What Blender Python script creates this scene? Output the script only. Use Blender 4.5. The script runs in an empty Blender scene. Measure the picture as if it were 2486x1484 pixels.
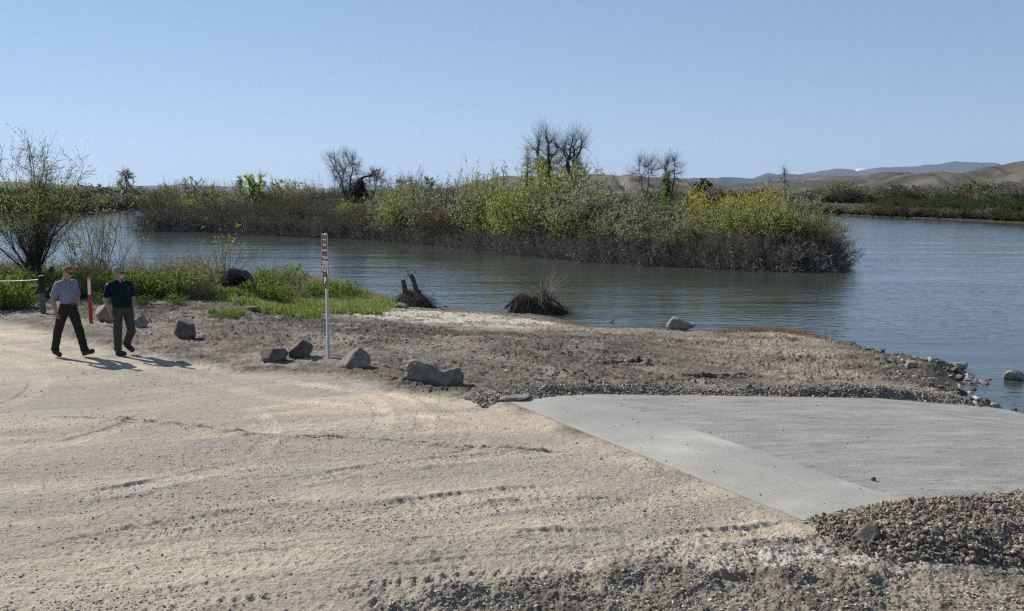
import bpy, math, random
import numpy as np
from mathutils import Vector, Matrix, Euler
R = math.radians
SC = bpy.context.scene
COL = SC.collection
K = 2486/1024.0
CAMH = 3.23
FPX = 995.6
PITCH = math.atan(114.8/FPX)
WATER = -1.30
rng = np.random.default_rng(7)

# ---------- picture point -> world point (places are measured from the photograph) ----------
def ray(dx, dy):
    u = (dx/K-512)/FPX; v = (305.5-dy/K)/FPX
    return np.array([u, math.cos(PITCH)+v*math.sin(PITCH), -math.sin(PITCH)+v*math.cos(PITCH)])
def at(dx, dy, z=0.0):
    d = ray(dx, dy); t = (z-CAMH)/d[2]
    return np.array([d[0]*t, d[1]*t, z])
def atd(dx, dy, Y):
    d = ray(dx, dy); t = Y/d[1]
    return np.array([d[0]*t, Y, CAMH+d[2]*t])

# ---------- noise ----------
def _h(ix, iy, s):
    h = (ix.astype(np.int64)*374761393 + iy.astype(np.int64)*668265263 + s*1442695041) & 0xffffffff
    h = ((h ^ (h >> 13))*1274126177) & 0xffffffff
    h = h ^ (h >> 16)
    return h/4294967295.0
def vn(x, y, s=0):
    x0 = np.floor(x); y0 = np.floor(y); fx = x-x0; fy = y-y0
    fx = fx*fx*fx*(fx*(fx*6-15)+10); fy = fy*fy*fy*(fy*(fy*6-15)+10)
    a = _h(x0, y0, s); b = _h(x0+1, y0, s); c = _h(x0, y0+1, s); d = _h(x0+1, y0+1, s)
    return (a+(b-a)*fx)*(1-fy)+(c+(d-c)*fx)*fy
def fbm(x, y, s=0, o=4, g=0.5):
    t = 0; a = 1; n = 0
    for i in range(o):
        ca, sa = math.cos(i*1.3+.5), math.sin(i*1.3+.5)
        t = t+a*(vn((x*ca-y*sa)*2**i, (x*sa+y*ca)*2**i, s+i*17)-.5); n += a; a *= g
    return t/n*2
def vn3(P, s=0):
    f = np.floor(P); r = P-f; r = r*r*(3-2*r)
    out = 0
    for i in (0, 1):
        for j in (0, 1):
            for k in (0, 1):
                w = (r[:, 0] if i else 1-r[:, 0])*(r[:, 1] if j else 1-r[:, 1])*(r[:, 2] if k else 1-r[:, 2])
                out = out+w*_h(f[:, 0]+i+57*(f[:, 2]+k), f[:, 1]+j+131*(f[:, 2]+k), s)
    return out
def fbm3(P, s=0, o=4, g=.5):
    t = 0; a = 1; n = 0
    for i in range(o):
        t = t+a*(vn3(P*2**i+i*3.7, s+i)-.5); n += a; a *= g
    return t/n*2
def ss(a, b, x):
    t = np.clip((x-a)/(b-a), 0, 1); return t*t*(3-2*t)
def mix(a, b, t):
    return a+(b-a)*t

# ---------- mesh making ----------
def make_mesh(name, parts, mat, parent=None, smooth=False, col=None, mats=None):
    """parts: list of (V (n,3), F (m,3|4)[, C (n,3)]) -> ONE mesh object"""
    vs = []; fs = []; cs = []; off = 0; have = False
    for p in parts:
        V = np.asarray(p[0], float).reshape(-1, 3); Fc = p[1]
        vs.append(V)
        for f in (Fc if isinstance(Fc, list) else [Fc]):
            f = np.asarray(f)
            if len(f): fs.append(f+off)
        if len(p) > 2 and p[2] is not None:
            have = True
            c = np.asarray(p[2], float)
            if c.ndim == 1: c = np.tile(c, (len(V), 1))
            cs.append(c)
        else: cs.append(np.ones((len(V), 3))*.5)
        off += len(V)
    V = np.concatenate(vs)
    me = bpy.data.meshes.new(name)
    me.vertices.add(len(V)); me.vertices.foreach_set('co', V.astype(np.float32).ravel())
    tot = np.concatenate([np.full(len(f), f.shape[1]) for f in fs]) if fs else np.zeros(0, int)
    li = np.concatenate([f.ravel() for f in fs]) if fs else np.zeros(0, int)
    me.loops.add(len(li)); me.loops.foreach_set('vertex_index', li.astype(np.int32))
    me.polygons.add(len(tot))
    st = np.concatenate([[0], np.cumsum(tot)[:-1]]) if len(tot) else tot
    me.polygons.foreach_set('loop_start', st.astype(np.int32))
    me.polygons.foreach_set('loop_total', tot.astype(np.int32))
    me.polygons.foreach_set('use_smooth', np.full(len(tot), smooth))
    me.update(calc_edges=True)
    if have:
        C = np.concatenate(cs); C = np.concatenate([C, np.ones((len(C), 1))], 1)
        a = me.color_attributes.new('Col', 'FLOAT_COLOR', 'POINT')
        a.data.foreach_set('color', C.astype(np.float32).ravel())
    if mat is not None: me.materials.append(mat)
    o = bpy.data.objects.new(name, me); COL.objects.link(o)
    if parent is not None: o.parent = parent
    return o
def tag(o, label=None, cat=None, group=None, kind=None):
    if label: o['label'] = label
    if cat: o['category'] = cat
    if group: o['group'] = group
    if kind: o['kind'] = kind
    return o
def empty(name, loc, label, cat, group=None, rz=0):
    o = bpy.data.objects.new(name, None); COL.objects.link(o)
    o.location = tuple(loc); o.rotation_euler = (0, 0, rz); o.empty_display_size = .2
    return tag(o, label, cat, group)
def copy_tree(o, parent=None):
    c = o.copy(); COL.objects.link(c)
    if parent is not None: c.parent = parent
    for ch in [x for x in bpy.data.objects if x.parent == o]: copy_tree(ch, c)
    return c
def tubes(P, Rr, sides=3, cap=False):
    """P (n,k,3) centre lines, Rr (n,k) radii"""
    n, k, _ = P.shape
    T = np.gradient(P, axis=1); T /= np.linalg.norm(T, axis=2, keepdims=True)+1e-9
    ref = np.where(np.abs(T[..., 2:3]) > .9, np.array([1., 0, 0]), np.array([0, 0, 1.]))
    A = np.cross(T, ref); A /= np.linalg.norm(A, axis=2, keepdims=True)+1e-9
    B = np.cross(T, A)
    ang = np.arange(sides)*2*math.pi/sides
    V = P[:, :, None, :]+Rr[:, :, None, None]*(np.cos(ang)[None, None, :, None]*A[:, :, None, :]+np.sin(ang)[None, None, :, None]*B[:, :, None, :])
    idx = np.arange(n*k*sides).reshape(n, k, sides)
    a = idx[:, :-1, :]; b = np.roll(a, -1, 2); c = idx[:, 1:, :]; d = np.roll(c, -1, 2)
    Fq = np.stack([a, b, d, c], -1).reshape(-1, 4)
    fl = [Fq]
    if cap and sides == 4: fl.append(idx[:, -1, :].reshape(-1, 4)); fl.append(idx[:, 0, ::-1].reshape(-1, 4))
    if cap and sides > 4:
        for r_, o_ in ((0, 1), (k-1, 0)):
            for j in range(1, sides-1):
                t3 = np.stack([idx[:, r_, 0], idx[:, r_, j+o_ if o_ else j], idx[:, r_, j if o_ else j+1]], -1)
                fl.append(t3)
    return V.reshape(-1, 3), fl
def tube1(pts, rad, sides=8, cap=True):
    P = np.array(pts, float)[None]; r = np.array(rad, float)[None] if np.ndim(rad) else np.full((1, len(pts)), rad)
    return tubes(P, r, sides, cap)
def box(c, s, rz=0):
    x, y, z = np.array(s)/2
    V = np.array([[-x, -y, -z], [x, -y, -z], [x, y, -z], [-x, y, -z], [-x, -y, z], [x, -y, z], [x, y, z], [-x, y, z]])
    cz, sz = math.cos(rz), math.sin(rz)
    V = V@np.array([[cz, sz, 0], [-sz, cz, 0], [0, 0, 1]])+np.array(c)
    return V, np.array([[0, 3, 2, 1], [4, 5, 6, 7], [0, 1, 5, 4], [1, 2, 6, 5], [2, 3, 7, 6], [3, 0, 4, 7]])
def rounded_plate(w, h, t, r, n=5):
    pts = []
    for cx, cz, a0 in ((w/2-r, h/2-r, 0), (-w/2+r, h/2-r, 90), (-w/2+r, -h/2+r, 180), (w/2-r, -h/2+r, 270)):
        for i in range(n+1):
            a = R(a0+90*i/n); pts.append((cx+r*math.cos(a), cz+r*math.sin(a)))
    m = len(pts); V = [(x, -t/2, z) for x, z in pts]+[(x, t/2, z) for x, z in pts]
    return np.array(V), [np.array([list(range(m))]), np.array([list(range(2*m-1, m-1, -1))]), np.array([[i, i+m, (i+1) % m+m, (i+1) % m] for i in range(m)])]
_ico = {}
def ico(sub):
    if sub in _ico: return _ico[sub]
    import bmesh
    bm = bmesh.new(); bmesh.ops.create_icosphere(bm, subdivisions=sub, radius=1)
    V = np.array([v.co[:] for v in bm.verts]); Fc = np.array([[v.index for v in f.verts] for f in bm.faces]); bm.free()
    V /= np.linalg.norm(V, axis=1, keepdims=True)
    _ico[sub] = (V, Fc); return _ico[sub]

# ---------- materials ----------
def new_mat(name):
    m = bpy.data.materials.new(name); m.use_nodes = True
    nt = m.node_tree; nt.nodes.clear()
    out = nt.nodes.new('ShaderNodeOutputMaterial')
    return m, nt, out
def N(nt, t, **kw):
    n = nt.nodes.new(t)
    for k, v in kw.items():
        if k.startswith('i_'):
            key = k[2:]; key = int(key) if key.isdigit() else key.replace('_', ' ')
            n.inputs[key].default_value = v
        else: setattr(n, k, v)
    return n
def L(nt, a, b): nt.links.new(a, b)
def noise_node(nt, scale, detail=4, rough=.55, coord='Object', vec=None):
    tc = N(nt, 'ShaderNodeTexCoord')
    n = N(nt, 'ShaderNodeTexNoise'); n.inputs['Scale'].default_value = scale
    n.inputs['Detail'].default_value = detail; n.inputs['Roughness'].default_value = rough
    L(nt, vec if vec is not None else tc.outputs[coord], n.inputs['Vector'])
    return n
def ramp(nt, fac, stops):
    r = N(nt, 'ShaderNodeValToRGB'); e = r.color_ramp.elements
    while len(e) < len(stops): e.new(.5)
    for i, (p, c) in enumerate(stops):
        e[i].position = p; e[i].color = (*c, 1) if len(c) == 3 else c
    L(nt, fac, r.inputs[0]); return r
def mat_simple(name, c1, c2=None, scale=8, rough=.8, bump=.3, bscale=None, bdist=.01, detail=5, metal=0, coord='Object', spec=.3):
    m, nt, out = new_mat(name)
    b = N(nt, 'ShaderNodeBsdfPrincipled'); L(nt, b.outputs[0], out.inputs[0])
    b.inputs['Roughness'].default_value = rough; b.inputs['Metallic'].default_value = metal
    b.inputs['Specular IOR Level'].default_value = spec
    n = noise_node(nt, scale, detail, coord=coord)
    c2 = c2 or tuple(x*.75 for x in c1)
    r = ramp(nt, n.outputs[0], [(.3, c2), (.7, c1)]); L(nt, r.outputs[0], b.inputs['Base Color'])
    if bump:
        n2 = noise_node(nt, bscale or scale*3, 6, .6, coord=coord)
        bp = N(nt, 'ShaderNodeBump'); bp.inputs['Strength'].default_value = bump; bp.inputs['Distance'].default_value = bdist
        L(nt, n2.outputs[0], bp.inputs['Height']); L(nt, bp.outputs[0], b.inputs['Normal'])
    return m
def mat_vcol(name, rough=.9, var=.25, scale=30, bump=.5, bdist=.01, transl=0.0, bscale=None, spec=.25, coord='Object'):
    m, nt, out = new_mat(name)
    at_ = N(nt, 'ShaderNodeAttribute', attribute_name='Col')
    n = noise_node(nt, scale, 4, coord=coord)
    mr = N(nt, 'ShaderNodeMapRange'); mr.inputs[1].default_value = .3; mr.inputs[2].default_value = .7
    mr.inputs[3].default_value = 1-var; mr.inputs[4].default_value = 1+var
    L(nt, n.outputs[0], mr.inputs[0])
    mx = N(nt, 'ShaderNodeVectorMath', operation='SCALE'); L(nt, at_.outputs['Color'], mx.inputs[0]); L(nt, mr.outputs[0], mx.inputs['Scale'])
    b = N(nt, 'ShaderNodeBsdfPrincipled'); b.inputs['Roughness'].default_value = rough; b.inputs['Specular IOR Level'].default_value = spec
    L(nt, mx.outputs[0], b.inputs['Base Color'])
    if transl:
        tr = N(nt, 'ShaderNodeBsdfTranslucent'); L(nt, mx.outputs[0], tr.inputs[0])
        ms = N(nt, 'ShaderNodeMixShader'); ms.inputs[0].default_value = transl
        L(nt, b.outputs[0], ms.inputs[1]); L(nt, tr.outputs[0], ms.inputs[2]); L(nt, ms.outputs[0], out.inputs[0])
    else: L(nt, b.outputs[0], out.inputs[0])
    if bump:
        n2 = noise_node(nt, bscale or scale*2, 6, .65, coord=coord)
        bp = N(nt, 'ShaderNodeBump'); bp.inputs['Strength'].default_value = bump; bp.inputs['Distance'].default_value = bdist
        L(nt, n2.outputs[0], bp.inputs['Height']); L(nt, bp.outputs[0], b.inputs['Normal'])
    return m
# ---------- where land and water meet (display points at water level -> world) ----------
def W(pts, z=WATER): return [tuple(at(x, y, z)[:2]) for x, y in pts]
near_shore = W([(2486, 1003), (2430, 985), (2350, 962), (2330, 930), (2375, 913), (2320, 894), (2210, 887), (2165, 870), (2100, 853), (2050, 838), (1960, 824), (1850, 813), (1700, 809), (1600, 800), (1500, 797), (1440, 795), (1395, 780), (1330, 768), (1240, 762), (1180, 757), (1110, 750), (1040, 742), (990, 734), (900, 722), (800, 716), (700, 711), (430, 704), (200, 700), (0, 696), (-300, 690)])
NEAR = [(40, -60), (22, 2), (15.5, 12), (12.2, 17.6)]+near_shore+[(-70, 48), (-300, 60), (-300, -60)]
ISL = W([(2045, 648), (1990, 655), (1900, 656), (1800, 653), (1700, 647), (1600, 643), (1500, 636), (1400, 629), (1300, 620), (1220, 611), (1150, 603), (1060, 594), (1000, 588), (940, 583), (870, 579), (700, 572), (500, 562), (350, 560)]) + W([(340, 545), (420, 528), (600, 524), (900, 527), (1100, 545), (1300, 572), (1500, 588), (1700, 600), (1900, 616), (2020, 634)])
far_line = W([(2900, 566), (2486, 543), (2400, 538), (2250, 531), (2150, 527), (2050, 522), (1960, 519), (1850, 516), (1700, 511), (1500, 508), (1300, 506), (900, 505), (500, 506), (330, 508), (275, 511), (230, 518), (180, 523), (0, 524), (-150, 527), (-500, 534)])
FAR = far_line+[(-900, 120), (-40000, 2000), (-40000, 60000), (60000, 60000), (60000, 2000), (700, 90)]

def sdist(X, Y, poly):
    """signed distance, + inside"""
    d2 = np.full(X.shape, 1e18); inside = np.zeros(X.shape, bool)
    n = len(poly)
    for i in range(n):
        x0, y0 = poly[i]; x1, y1 = poly[(i+1) % n]
        ex, ey = x1-x0, y1-y0; l2 = ex*ex+ey*ey
        t = np.clip(((X-x0)*ex+(Y-y0)*ey)/l2, 0, 1)
        d2 = np.minimum(d2, (X-x0-t*ex)**2+(Y-y0-t*ey)**2)
        c = ((y0 > Y) != (y1 > Y))
        inside ^= c & (X < (x1-x0)*(Y-y0)/(y1-y0+1e-12)+x0)
    return np.where(inside, 1, -1)*np.sqrt(d2)

# ---------- ramp frame ----------
RA = at(1233, 973)[:2]; RB = at(1950, 1263)[:2]
RW = float(np.linalg.norm(RB-RA)); RV = (RB-RA)/RW; RT = np.array([-RV[1], RV[0]])
if RT[0] < 0: RT = -RT
def rampz(t):
    return np.interp(t, [-50, 0, 1.0, 1.6, 4, 8, 12, 18, 60], [0, 0, -.015, -.05, -.30, -.74, -1.36, -2.3, -2.3])
def ramp_uv(X, Y):
    dx, dy = X-RA[0], Y-RA[1]
    return dx*RT[0]+dy*RT[1], dx*RV[0]+dy*RV[1]   # along (down-slope), across (0 at far edge .. RW near edge)

# pile beside the near edge of the ramp
PILE_C = at(2330, 1280, 0.0)[:2]
def pile_h(X, Y):
    t, v = ramp_uv(X, Y)
    q = v-RW
    m = ss(-.15, .9, t+.1*q)*ss(-.06, .5, q)*(1-ss(.80+.22*t, 1.25+.26*t, q))*(1-ss(9, 12, t))
    return m
def berm_h(X, Y):
    t, v = ramp_uv(X, Y)
    w = .34+.2*fbm(X*1.2, Y*1.2, 91, 2)+.12*(1-ss(0, 3, t))
    return np.exp(-((v+.40)/w)**2)*ss(-.6, 0.2, t)*(1-ss(10.5, 12.5, t))*(.55+.6*ss(-.3, .3, fbm(X*.9, Y*.9, 92, 3)))*(1-ss(-.22, .0, v))

def H0(X, Y, full=True):
    """smooth ground height"""
    X = np.asarray(X, float); Y = np.asarray(Y, float)
    wob = .25*fbm(X*.8, Y*.8, 5, 3)*np.clip((Y-5)/20, 0, 3)
    sd = sdist(X, Y, NEAR)+wob*.6
    L_ = 13.0
    prof = np.where(sd > 0, .05*ss(0, .4, sd)+1.25*np.clip(sd/L_, 0, 1)**1.05, 0)
    # steeper headland on the right
    steep = ss(4.5, 8.5, X)*ss(15, 20, Y)
    prof = mix(prof, .24*ss(0, .9, sd)+1.06*np.clip(sd/11, 0, 1), steep)
    left = ss(-6, -10, X)
    prof = mix(prof, .25*ss(0, .6, sd)+1.05*ss(0, 1, sd/8.5), left)
    prof = np.minimum(prof, 1.30)
    z = np.where(sd > 0, WATER+.0+prof, np.maximum(WATER-1.2, WATER+sd*.30))
    t, v = ramp_uv(X, Y)
    out = np.maximum(np.maximum(-v, v-RW), 0)
    w = np.exp(-(out/1.3)**2)*ss(-1.0, .3, t)
    z = mix(z, rampz(t), w)
    if full:
        si = sdist(X, Y, ISL)+.8*fbm(X*.15, Y*.15, 3, 3)
        z = np.maximum(z, np.where(si > 0, WATER+.05+.9*ss(0, 5, si)+.35*fbm(X*.1, Y*.1, 8, 3)*ss(0, 6, si), WATER-1.0+.0*si))
        sf = sdist(X, Y, FAR)+1.2*fbm(X*.06, Y*.06, 4, 3)
        z = np.maximum(z, np.where(sf > 0, WATER+.1+1.5*ss(0, 9, sf)+.8*ss(20, 80, sf), WATER-1.0))
    return z
def gz(x, y):
    return float(H0(np.array([x]), np.array([y]))[0])
def ell(X, Y, dx, dy, rx, ry, rot=0, z=0, soft=.5):
    c = at(dx, dy, z); u = X-c[0]; v = Y-c[1]; cr, sr = math.cos(R(rot)), math.sin(R(rot))
    q = np.sqrt(((u*cr+v*sr)/rx)**2+((-u*sr+v*cr)/ry)**2)
    return 1-ss(1-soft, 1+soft, q)

# ---------- fan-shaped ground sheet, dense where the path and beach are ----------
def smooth_line(pts, step=.35):
    P = np.array([at(x, y, 0)[:2] for x, y in pts]); n = len(P)
    t = np.arange(n); tt = np.linspace(0, n-1, 40)
    # Catmull-Rom
    out = []
    for q in tt:
        i = min(int(q), n-2); u = q-i
        p0 = P[max(i-1, 0)]; p1 = P[i]; p2 = P[i+1]; p3 = P[min(i+2, n-1)]
        out.append(.5*((2*p1)+(-p0+p2)*u+(2*p0-5*p1+4*p2-p3)*u*u+(-p0+3*p1-3*p2+p3)*u**3))
    out = np.array(out); s = np.concatenate([[0], np.cumsum(np.linalg.norm(np.diff(out, axis=0), axis=1))])
    m = max(int(s[-1]/step), 3); q = np.linspace(0, s[-1], m)
    return np.stack([np.interp(q, s, out[:, 0]), np.interp(q, s, out[:, 1])], 1)
# (points, width m, depth m, lug depth, lug spacing, lighten, edge ridge)
TRACKS = [
 ([(470, 1040), (600, 1052), (900, 1068), (1200, 1087), (1420, 1092)], .08, .025, 0, 1, -.30, .050),
 ([(80, 1012), (300, 1016), (480, 1036), (560, 1050)], .10, .02, 0, 1, -.30, .045),
 ([(560, 1280), (900, 1240), (1200, 1203), (1430, 1190)], .42, .022, .024, .11, .06, .035),
 ([(820, 1345), (1100, 1320), (1350, 1308), (1600, 1310), (1850, 1290), (1990, 1268)], .42, .026, .028, .12, .05, .040),
 ([(0, 1450), (300, 1405), (700, 1350), (1050, 1335)], .5, .018, .024, .12, .05, .02),
 ([(0, 1360), (300, 1300), (600, 1250), (900, 1228)], .5, .016, .022, .11, .06, .02),
 ([(100, 1500), (500, 1445), (900, 1400), (1200, 1375), (1500, 1360)], .5, .018, .026, .12, .03, .02),
 ([(400, 1500), (800, 1455), (1050, 1420), (1300, 1400)], .4, .018, .024, .13, .0, .03),
 ([(0, 1115), (200, 1065), (330, 1020), (380, 990)], .34, .016, .008, .09, .18, .01),
 ([(100, 1210), (300, 1190), (480, 1150), (640, 1118)], .36, .020, .006, .09, .20, .02),
 ([(330, 1305), (520, 1285), (640, 1262), (760, 1225)], .3, .022, .006, .09, .16, .03),
 ([(700, 920), (860, 950), (930, 1000), (900, 1060), (840, 1100)], .30, .010, .012, .07, .13, .006),
 ([(820, 925), (960, 960), (1030, 1010), (1010, 1080)], .30, .010, .012, .07, .13, .006),
 ([(980, 950), (1100, 985), (1160, 1040), (1120, 1110)], .26, .010, .012, .07, .13, .006),
 ([(-60, 800), (200, 838), (420, 880), (700, 925), (1000, 960), (1150, 985)], .45, .018, .006, .09, .18, .015),
 ([(-60, 830), (180, 872), (400, 905), (650, 960), (900, 990), (1200, 1020)], .40, .014, .006, .09, .16, .012),
 ([(-60, 870), (60, 885), (95, 930), (40, 975), (-60, 1000)], .36, .014, .012, .08, .16, .01),
 ([(540, 975), (620, 1000), (660, 1050), (600, 1120)], .26, .010, .012, .07, .13, .006),
 ([(1250, 1120), (1450, 1105), (1650, 1150), (1800, 1215)], .3, .010, .010, .08, .12, .01),
 ([(600, 1190), (900, 1140), (1200, 1105), (1420, 1090)], .35, .012, .014, .10, .12, .015),
 ([(1000, 1265), (1250, 1230), (1500, 1225), (1750, 1245)], .35, .012, .018, .10, .03, .015),
 # headland ruts
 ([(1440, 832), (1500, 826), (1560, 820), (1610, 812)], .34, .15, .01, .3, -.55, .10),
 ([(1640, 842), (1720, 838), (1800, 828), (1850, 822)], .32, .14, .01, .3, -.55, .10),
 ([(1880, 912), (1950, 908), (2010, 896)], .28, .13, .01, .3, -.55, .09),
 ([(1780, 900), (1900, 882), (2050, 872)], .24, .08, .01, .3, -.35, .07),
 ([(1500, 905), (1480, 880), (1440, 860)], .5, .03, .01, .2, .10, .03),
]
def build_ground():
    NA, NR = 1250, 1000
    fine = np.linspace(R(-31.5), R(31.5), NA)
    rest = np.linspace(R(31.5), R(360-31.5), 120)[1:-1]
    TH = np.concatenate([fine, rest])
    inv = np.linspace(1/6.3, 1/47., NR); r1 = 1/inv
    RR = np.concatenate([np.linspace(.3, 6.1, 26), r1, 47*1.012**np.arange(1, 165), 47*1.012**164*1.03**np.arange(1, 160)])
    RR = RR[RR < 30000]
    T, Rd = np.meshgrid(TH, RR)
    X = Rd*np.sin(T); Y = Rd*np.cos(T)
    shp = X.shape; X = X.ravel(); Y = Y.ravel()
    Z = H0(X, Y); Zs = Z.copy()
    near = (Rd.ravel() < 60)
    x = X[near]; y = Y[near]; z = Z[near]
    sd = sdist(x, y, NEAR)
    t, v = ramp_uv(x, y)
    onramp = (t > -.02) & (v > -.02) & (v < RW+.02)
    # --- zones ---
    road_poly = [tuple(at(px, py)[:2]) for px, py in [(-700, 752), (-60, 768), (60, 790), (200, 828), (330, 862), (600, 902), (800, 905), (960, 938), (1150, 962), (1235, 973), (1950, 1263), (2010, 1290), (1800, 1325), (1450, 1385), (1150, 1445), (880, 1500)]]+[(-1.2, 4), (-1, -60), (-60, -60), (-60, 20)]
    sr = sdist(x, y, road_poly)+.45*fbm(x*1.3, y*1.3, 21, 4)
    road = ss(-.35, .45, sr)
    rough_fg = (1-ss(-.3, .5, sr))*(1-ss(11.5, 13.5, y))*ss(-2.5, -.3, x)
    beach = (1-road)*(1-rough_fg)
    rough_fg = np.where(onramp, 0, rough_fg)
    # direction of traffic streaks
    wx = x+.8*fbm(x*.25, y*.25, 33, 2); wy = y+.8*fbm(x*.25, y*.25, 34, 2)
    ca, sa = math.cos(R(24)), math.sin(R(24))
    al = wx*ca+wy*sa; ac = -wx*sa+wy*ca
    streak = fbm(al*.22, ac*1.7, 40, 4, .6)
    grit = fbm(x*11, y*11, 50, 3, .7)
    grit2 = fbm(x*30, y*30, 55, 2, .7)
    clod = fbm(x*3.2, y*3.2, 60, 5, .62)
    lump = np.abs(fbm(x*5.5, y*5.5, 66, 3, .6))
    d = np.zeros_like(x)
    d += road*(.030*fbm(x*.5, y*.5, 70, 3)+.012*streak+(.0070*grit+.007*grit2)*mix(1, .55, ss(12.5, 15.5, y)))
    bz = beach*np.clip(sd*1.2, 0, 1)
    d += bz*(.055*clod*(.4+.6*ss(-.3, .5, fbm(x*.45, y*.45, 71, 2)))+.03*(.5-lump)+.022*grit+.006*grit2)
    d += rough_fg*(.045*clod*(.4+1.0*ss(-.2, .6, fbm(x*.7, y*.7, 74, 2)))+.030*(.45-lump)+.026*grit+.012*grit2)
    rp = fbm(x*5.5+.6*fbm(x*2, y*2, 301, 2), y*20+1.6*fbm(x*1.3, y*2, 302, 3), 303, 3, .55)
    rip = ss(.04, .17, rp)*(1-ss(12.5, 16, y))*ss(-.25, .25, fbm(x*.55, y*1.3, 304, 3))
    d += road*rip*.006
    lumps = ss(.04, .40, fbm(x*8.5+fbm(x*2, y*2, 75, 2), y*7.5, 78, 4, .68))*ss(-.25, .3, fbm(x*.55, y*.8, 79, 4, .6)+.35*band_(x, y)); d += bz*lumps*.044+bz*.05*ss(3.5, 6, x)*ss(19, 22, y)*fbm(x*1.3, y*3.2, 83, 4, .62)
    band = ell(x, y, 760, 800, 7.5, 2.2, -8, -.4)
    d += band*.07*fbm(x*2.2, y*2.2, 81, 4, .7)
    # dirt mounds by the grass
    for (mx, my, rx, ry, hh) in ((505, 742, 1.0, .5, .22), (400, 745, .9, .4, .12), (600, 755, .5, .3, .08), (2190, 885, .7, .4, .08), (2290, 900, .8, .4, .07), (2120, 905, .8, .4, .10), (1950, 905, 1.3, .3, .10), (2040, 930, 1.4, .45, .12), (1330, 1440, .45, .2, .08), (1120, 1450, .35, .2, .07), (1500, 1400, .5, .15, .07), (1750, 1415, .4, .2, .08), (2000, 1400, .5, .2, .06), (1010, 1462, .4, .15, .06)):
        e = ell(x, y, mx, my, rx, ry, 15, -.3 if my < 950 else 0, .8)
        d += e*hh*.8*(1+.5*fbm(x*4, y*4, 90, 3))
    pit = ell(x, y, 1380, 1425, .22, .16, 0, 0, .6)+ell(x, y, 1790, 1405, .25, .12, 0, 0, .6)
    d -= pit*.12
    # --- colour ---
    tan = np.array([.36, .308, .242]); tan2 = np.array([.43, .372, .288]); grey = np.array([.285, .262, .226]); dgrey = np.array([.115, .100, .080])
    pale = np.array([.56, .50, .41]); mud = np.array([.085, .072, .056]); clay = np.array([.205, .176, .138])
    n1 = ss(-.35, .45, streak+.5*fbm(x*.35, y*.35, 101, 3)); n2 = ss(-.3, .5, fbm(x*1.1, y*1.1, 103, 4, .6))
    c = tan[None]*(1-n1[:, None])+tan2[None]*n1[:, None]
    gp = np.clip(ell(x, y, 120, 960, 3.6, 1.4, 15)+ell(x, y, 330, 905, 2.0, .45, 5)+ell(x, y, 700, 1075, 3.2, .35, 8)+ell(x, y, 250, 1110, 2.6, .5, 20)+ell(x, y, 1350, 1150, 2.5, .5, 10)*.6+ell(x, y, 620, 1175, 3.0, .35, 15)*.9+ell(x, y, 900, 1120, 3., .35, 10)*.6, 0, 1)
    gp = np.clip(gp*(.55+.9*(streak+.25*grit)), 0, 1)
    gr = np.clip(gp*1.2+.75*(.4+.6*(1-n2))*ss(-.05, .35, -streak+.05), 0, 1)
    c = mix(c, grey[None], (gr*.85)[:, None])
    orange = np.clip(ell(x, y, 250, 850, 3.5, .5, -8)+ell(x, y, 600, 940, 4, .7, -12)+ell(x, y, 1000, 1000, 3.5, .8, -10)+ell(x, y, 80, 810, 3, .6, -5), 0, 1)
    c = mix(c, np.array([.47, .385, .28])[None], (orange*.6*ss(-.3, .4, streak))[:, None])
    cb = mix(clay[None], dgrey[None], ss(-.25, .35, clod+.3*grit)[:, None])
    cb = mix(cb, np.array([.085, .072, .054])[None], (lumps*.6)[:, None])
    cb = mix(cb, np.array([.32, .285, .232])[None], (ss(.0, .5, fbm(x*.8, y*.8, 110, 4, .6)+.15*grit)*.75)[:, None])
    cb = mix(cb, dgrey[None]*.5, (band*.9*ss(-.35, .25, fbm(x*2, y*2, 112, 4, .7)))[:, None])
    salt = np.clip(ell(x, y, 960, 778, 4.8, 2.3, -14, -.9)+ell(x, y, 1180, 772, 2.5, .9, -20, -1.0)+ell(x, y, 780, 762, 2.2, .8, 0, -.5), 0, 1)
    cb = mix(cb, pale[None], (np.clip(salt*1.3, 0, 1)*ss(-.35, .15, fbm(x*2.4, y*1.5, 115, 4, .65)+.15))[:, None])
    hl = ss(3.5, 6, x)*ss(19, 22, y)
    bank = ss(8.2, 9.6, x)*ss(20, 21.5, y)*(1-ss(1.5, 3.2, sd))
    cb = mix(cb, np.array([.37, .315, .235])[None], (hl*.75*ss(-.3, .35, fbm(x*.9, y*1.6, 117, 4, .6)))[:, None])
    cb = mix(cb, np.array([.10, .085, .066])[None], (bank*.8*ss(-.35, .2, clod+.2))[:, None])
    cf = mix(np.array([.25, .218, .172])[None], dgrey[None], (.85*ss(-.25, .35, clod+.3*fbm(x*.9, y*.9, 118, 3)))[:, None])
    cf = mix(cf, np.array([.40, .345, .265])[None], (ss(.15, .5, fbm(x*2.5, y*2.5, 119, 4, .6))*.6)[:, None])
    cf = mix(cf, np.array([.47, .44, .38])[None], (ell(x, y, 2010, 1350, 1.2, .28, 8)*ss(-.3, .2, fbm(x*5, y*5, 120, 3)))[:, None])
    col = c*road[:, None]+.9*cb*beach[:, None]+cf*rough_fg[:, None]
    col = np.where(onramp[:, None], grey[None], col)
    # grass soil
    col = mix(col, mud[None], (1-ss(.05, 1.3, sd+.6*fbm(x*1.5, y*1.5, 130, 4)))[:, None]*.92)
    mudflat = ell(x, y, 2270, 925, 1.5, 1.4, 0, -1.1)
    col = mix(col, np.array([.115, .10, .082])[None], (mudflat*.85)[:, None])
    soil = np.array([.11, .105, .05]); gm = grass_mask(x, y)
    col = mix(col, soil[None], (gm*.8)[:, None])
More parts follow.
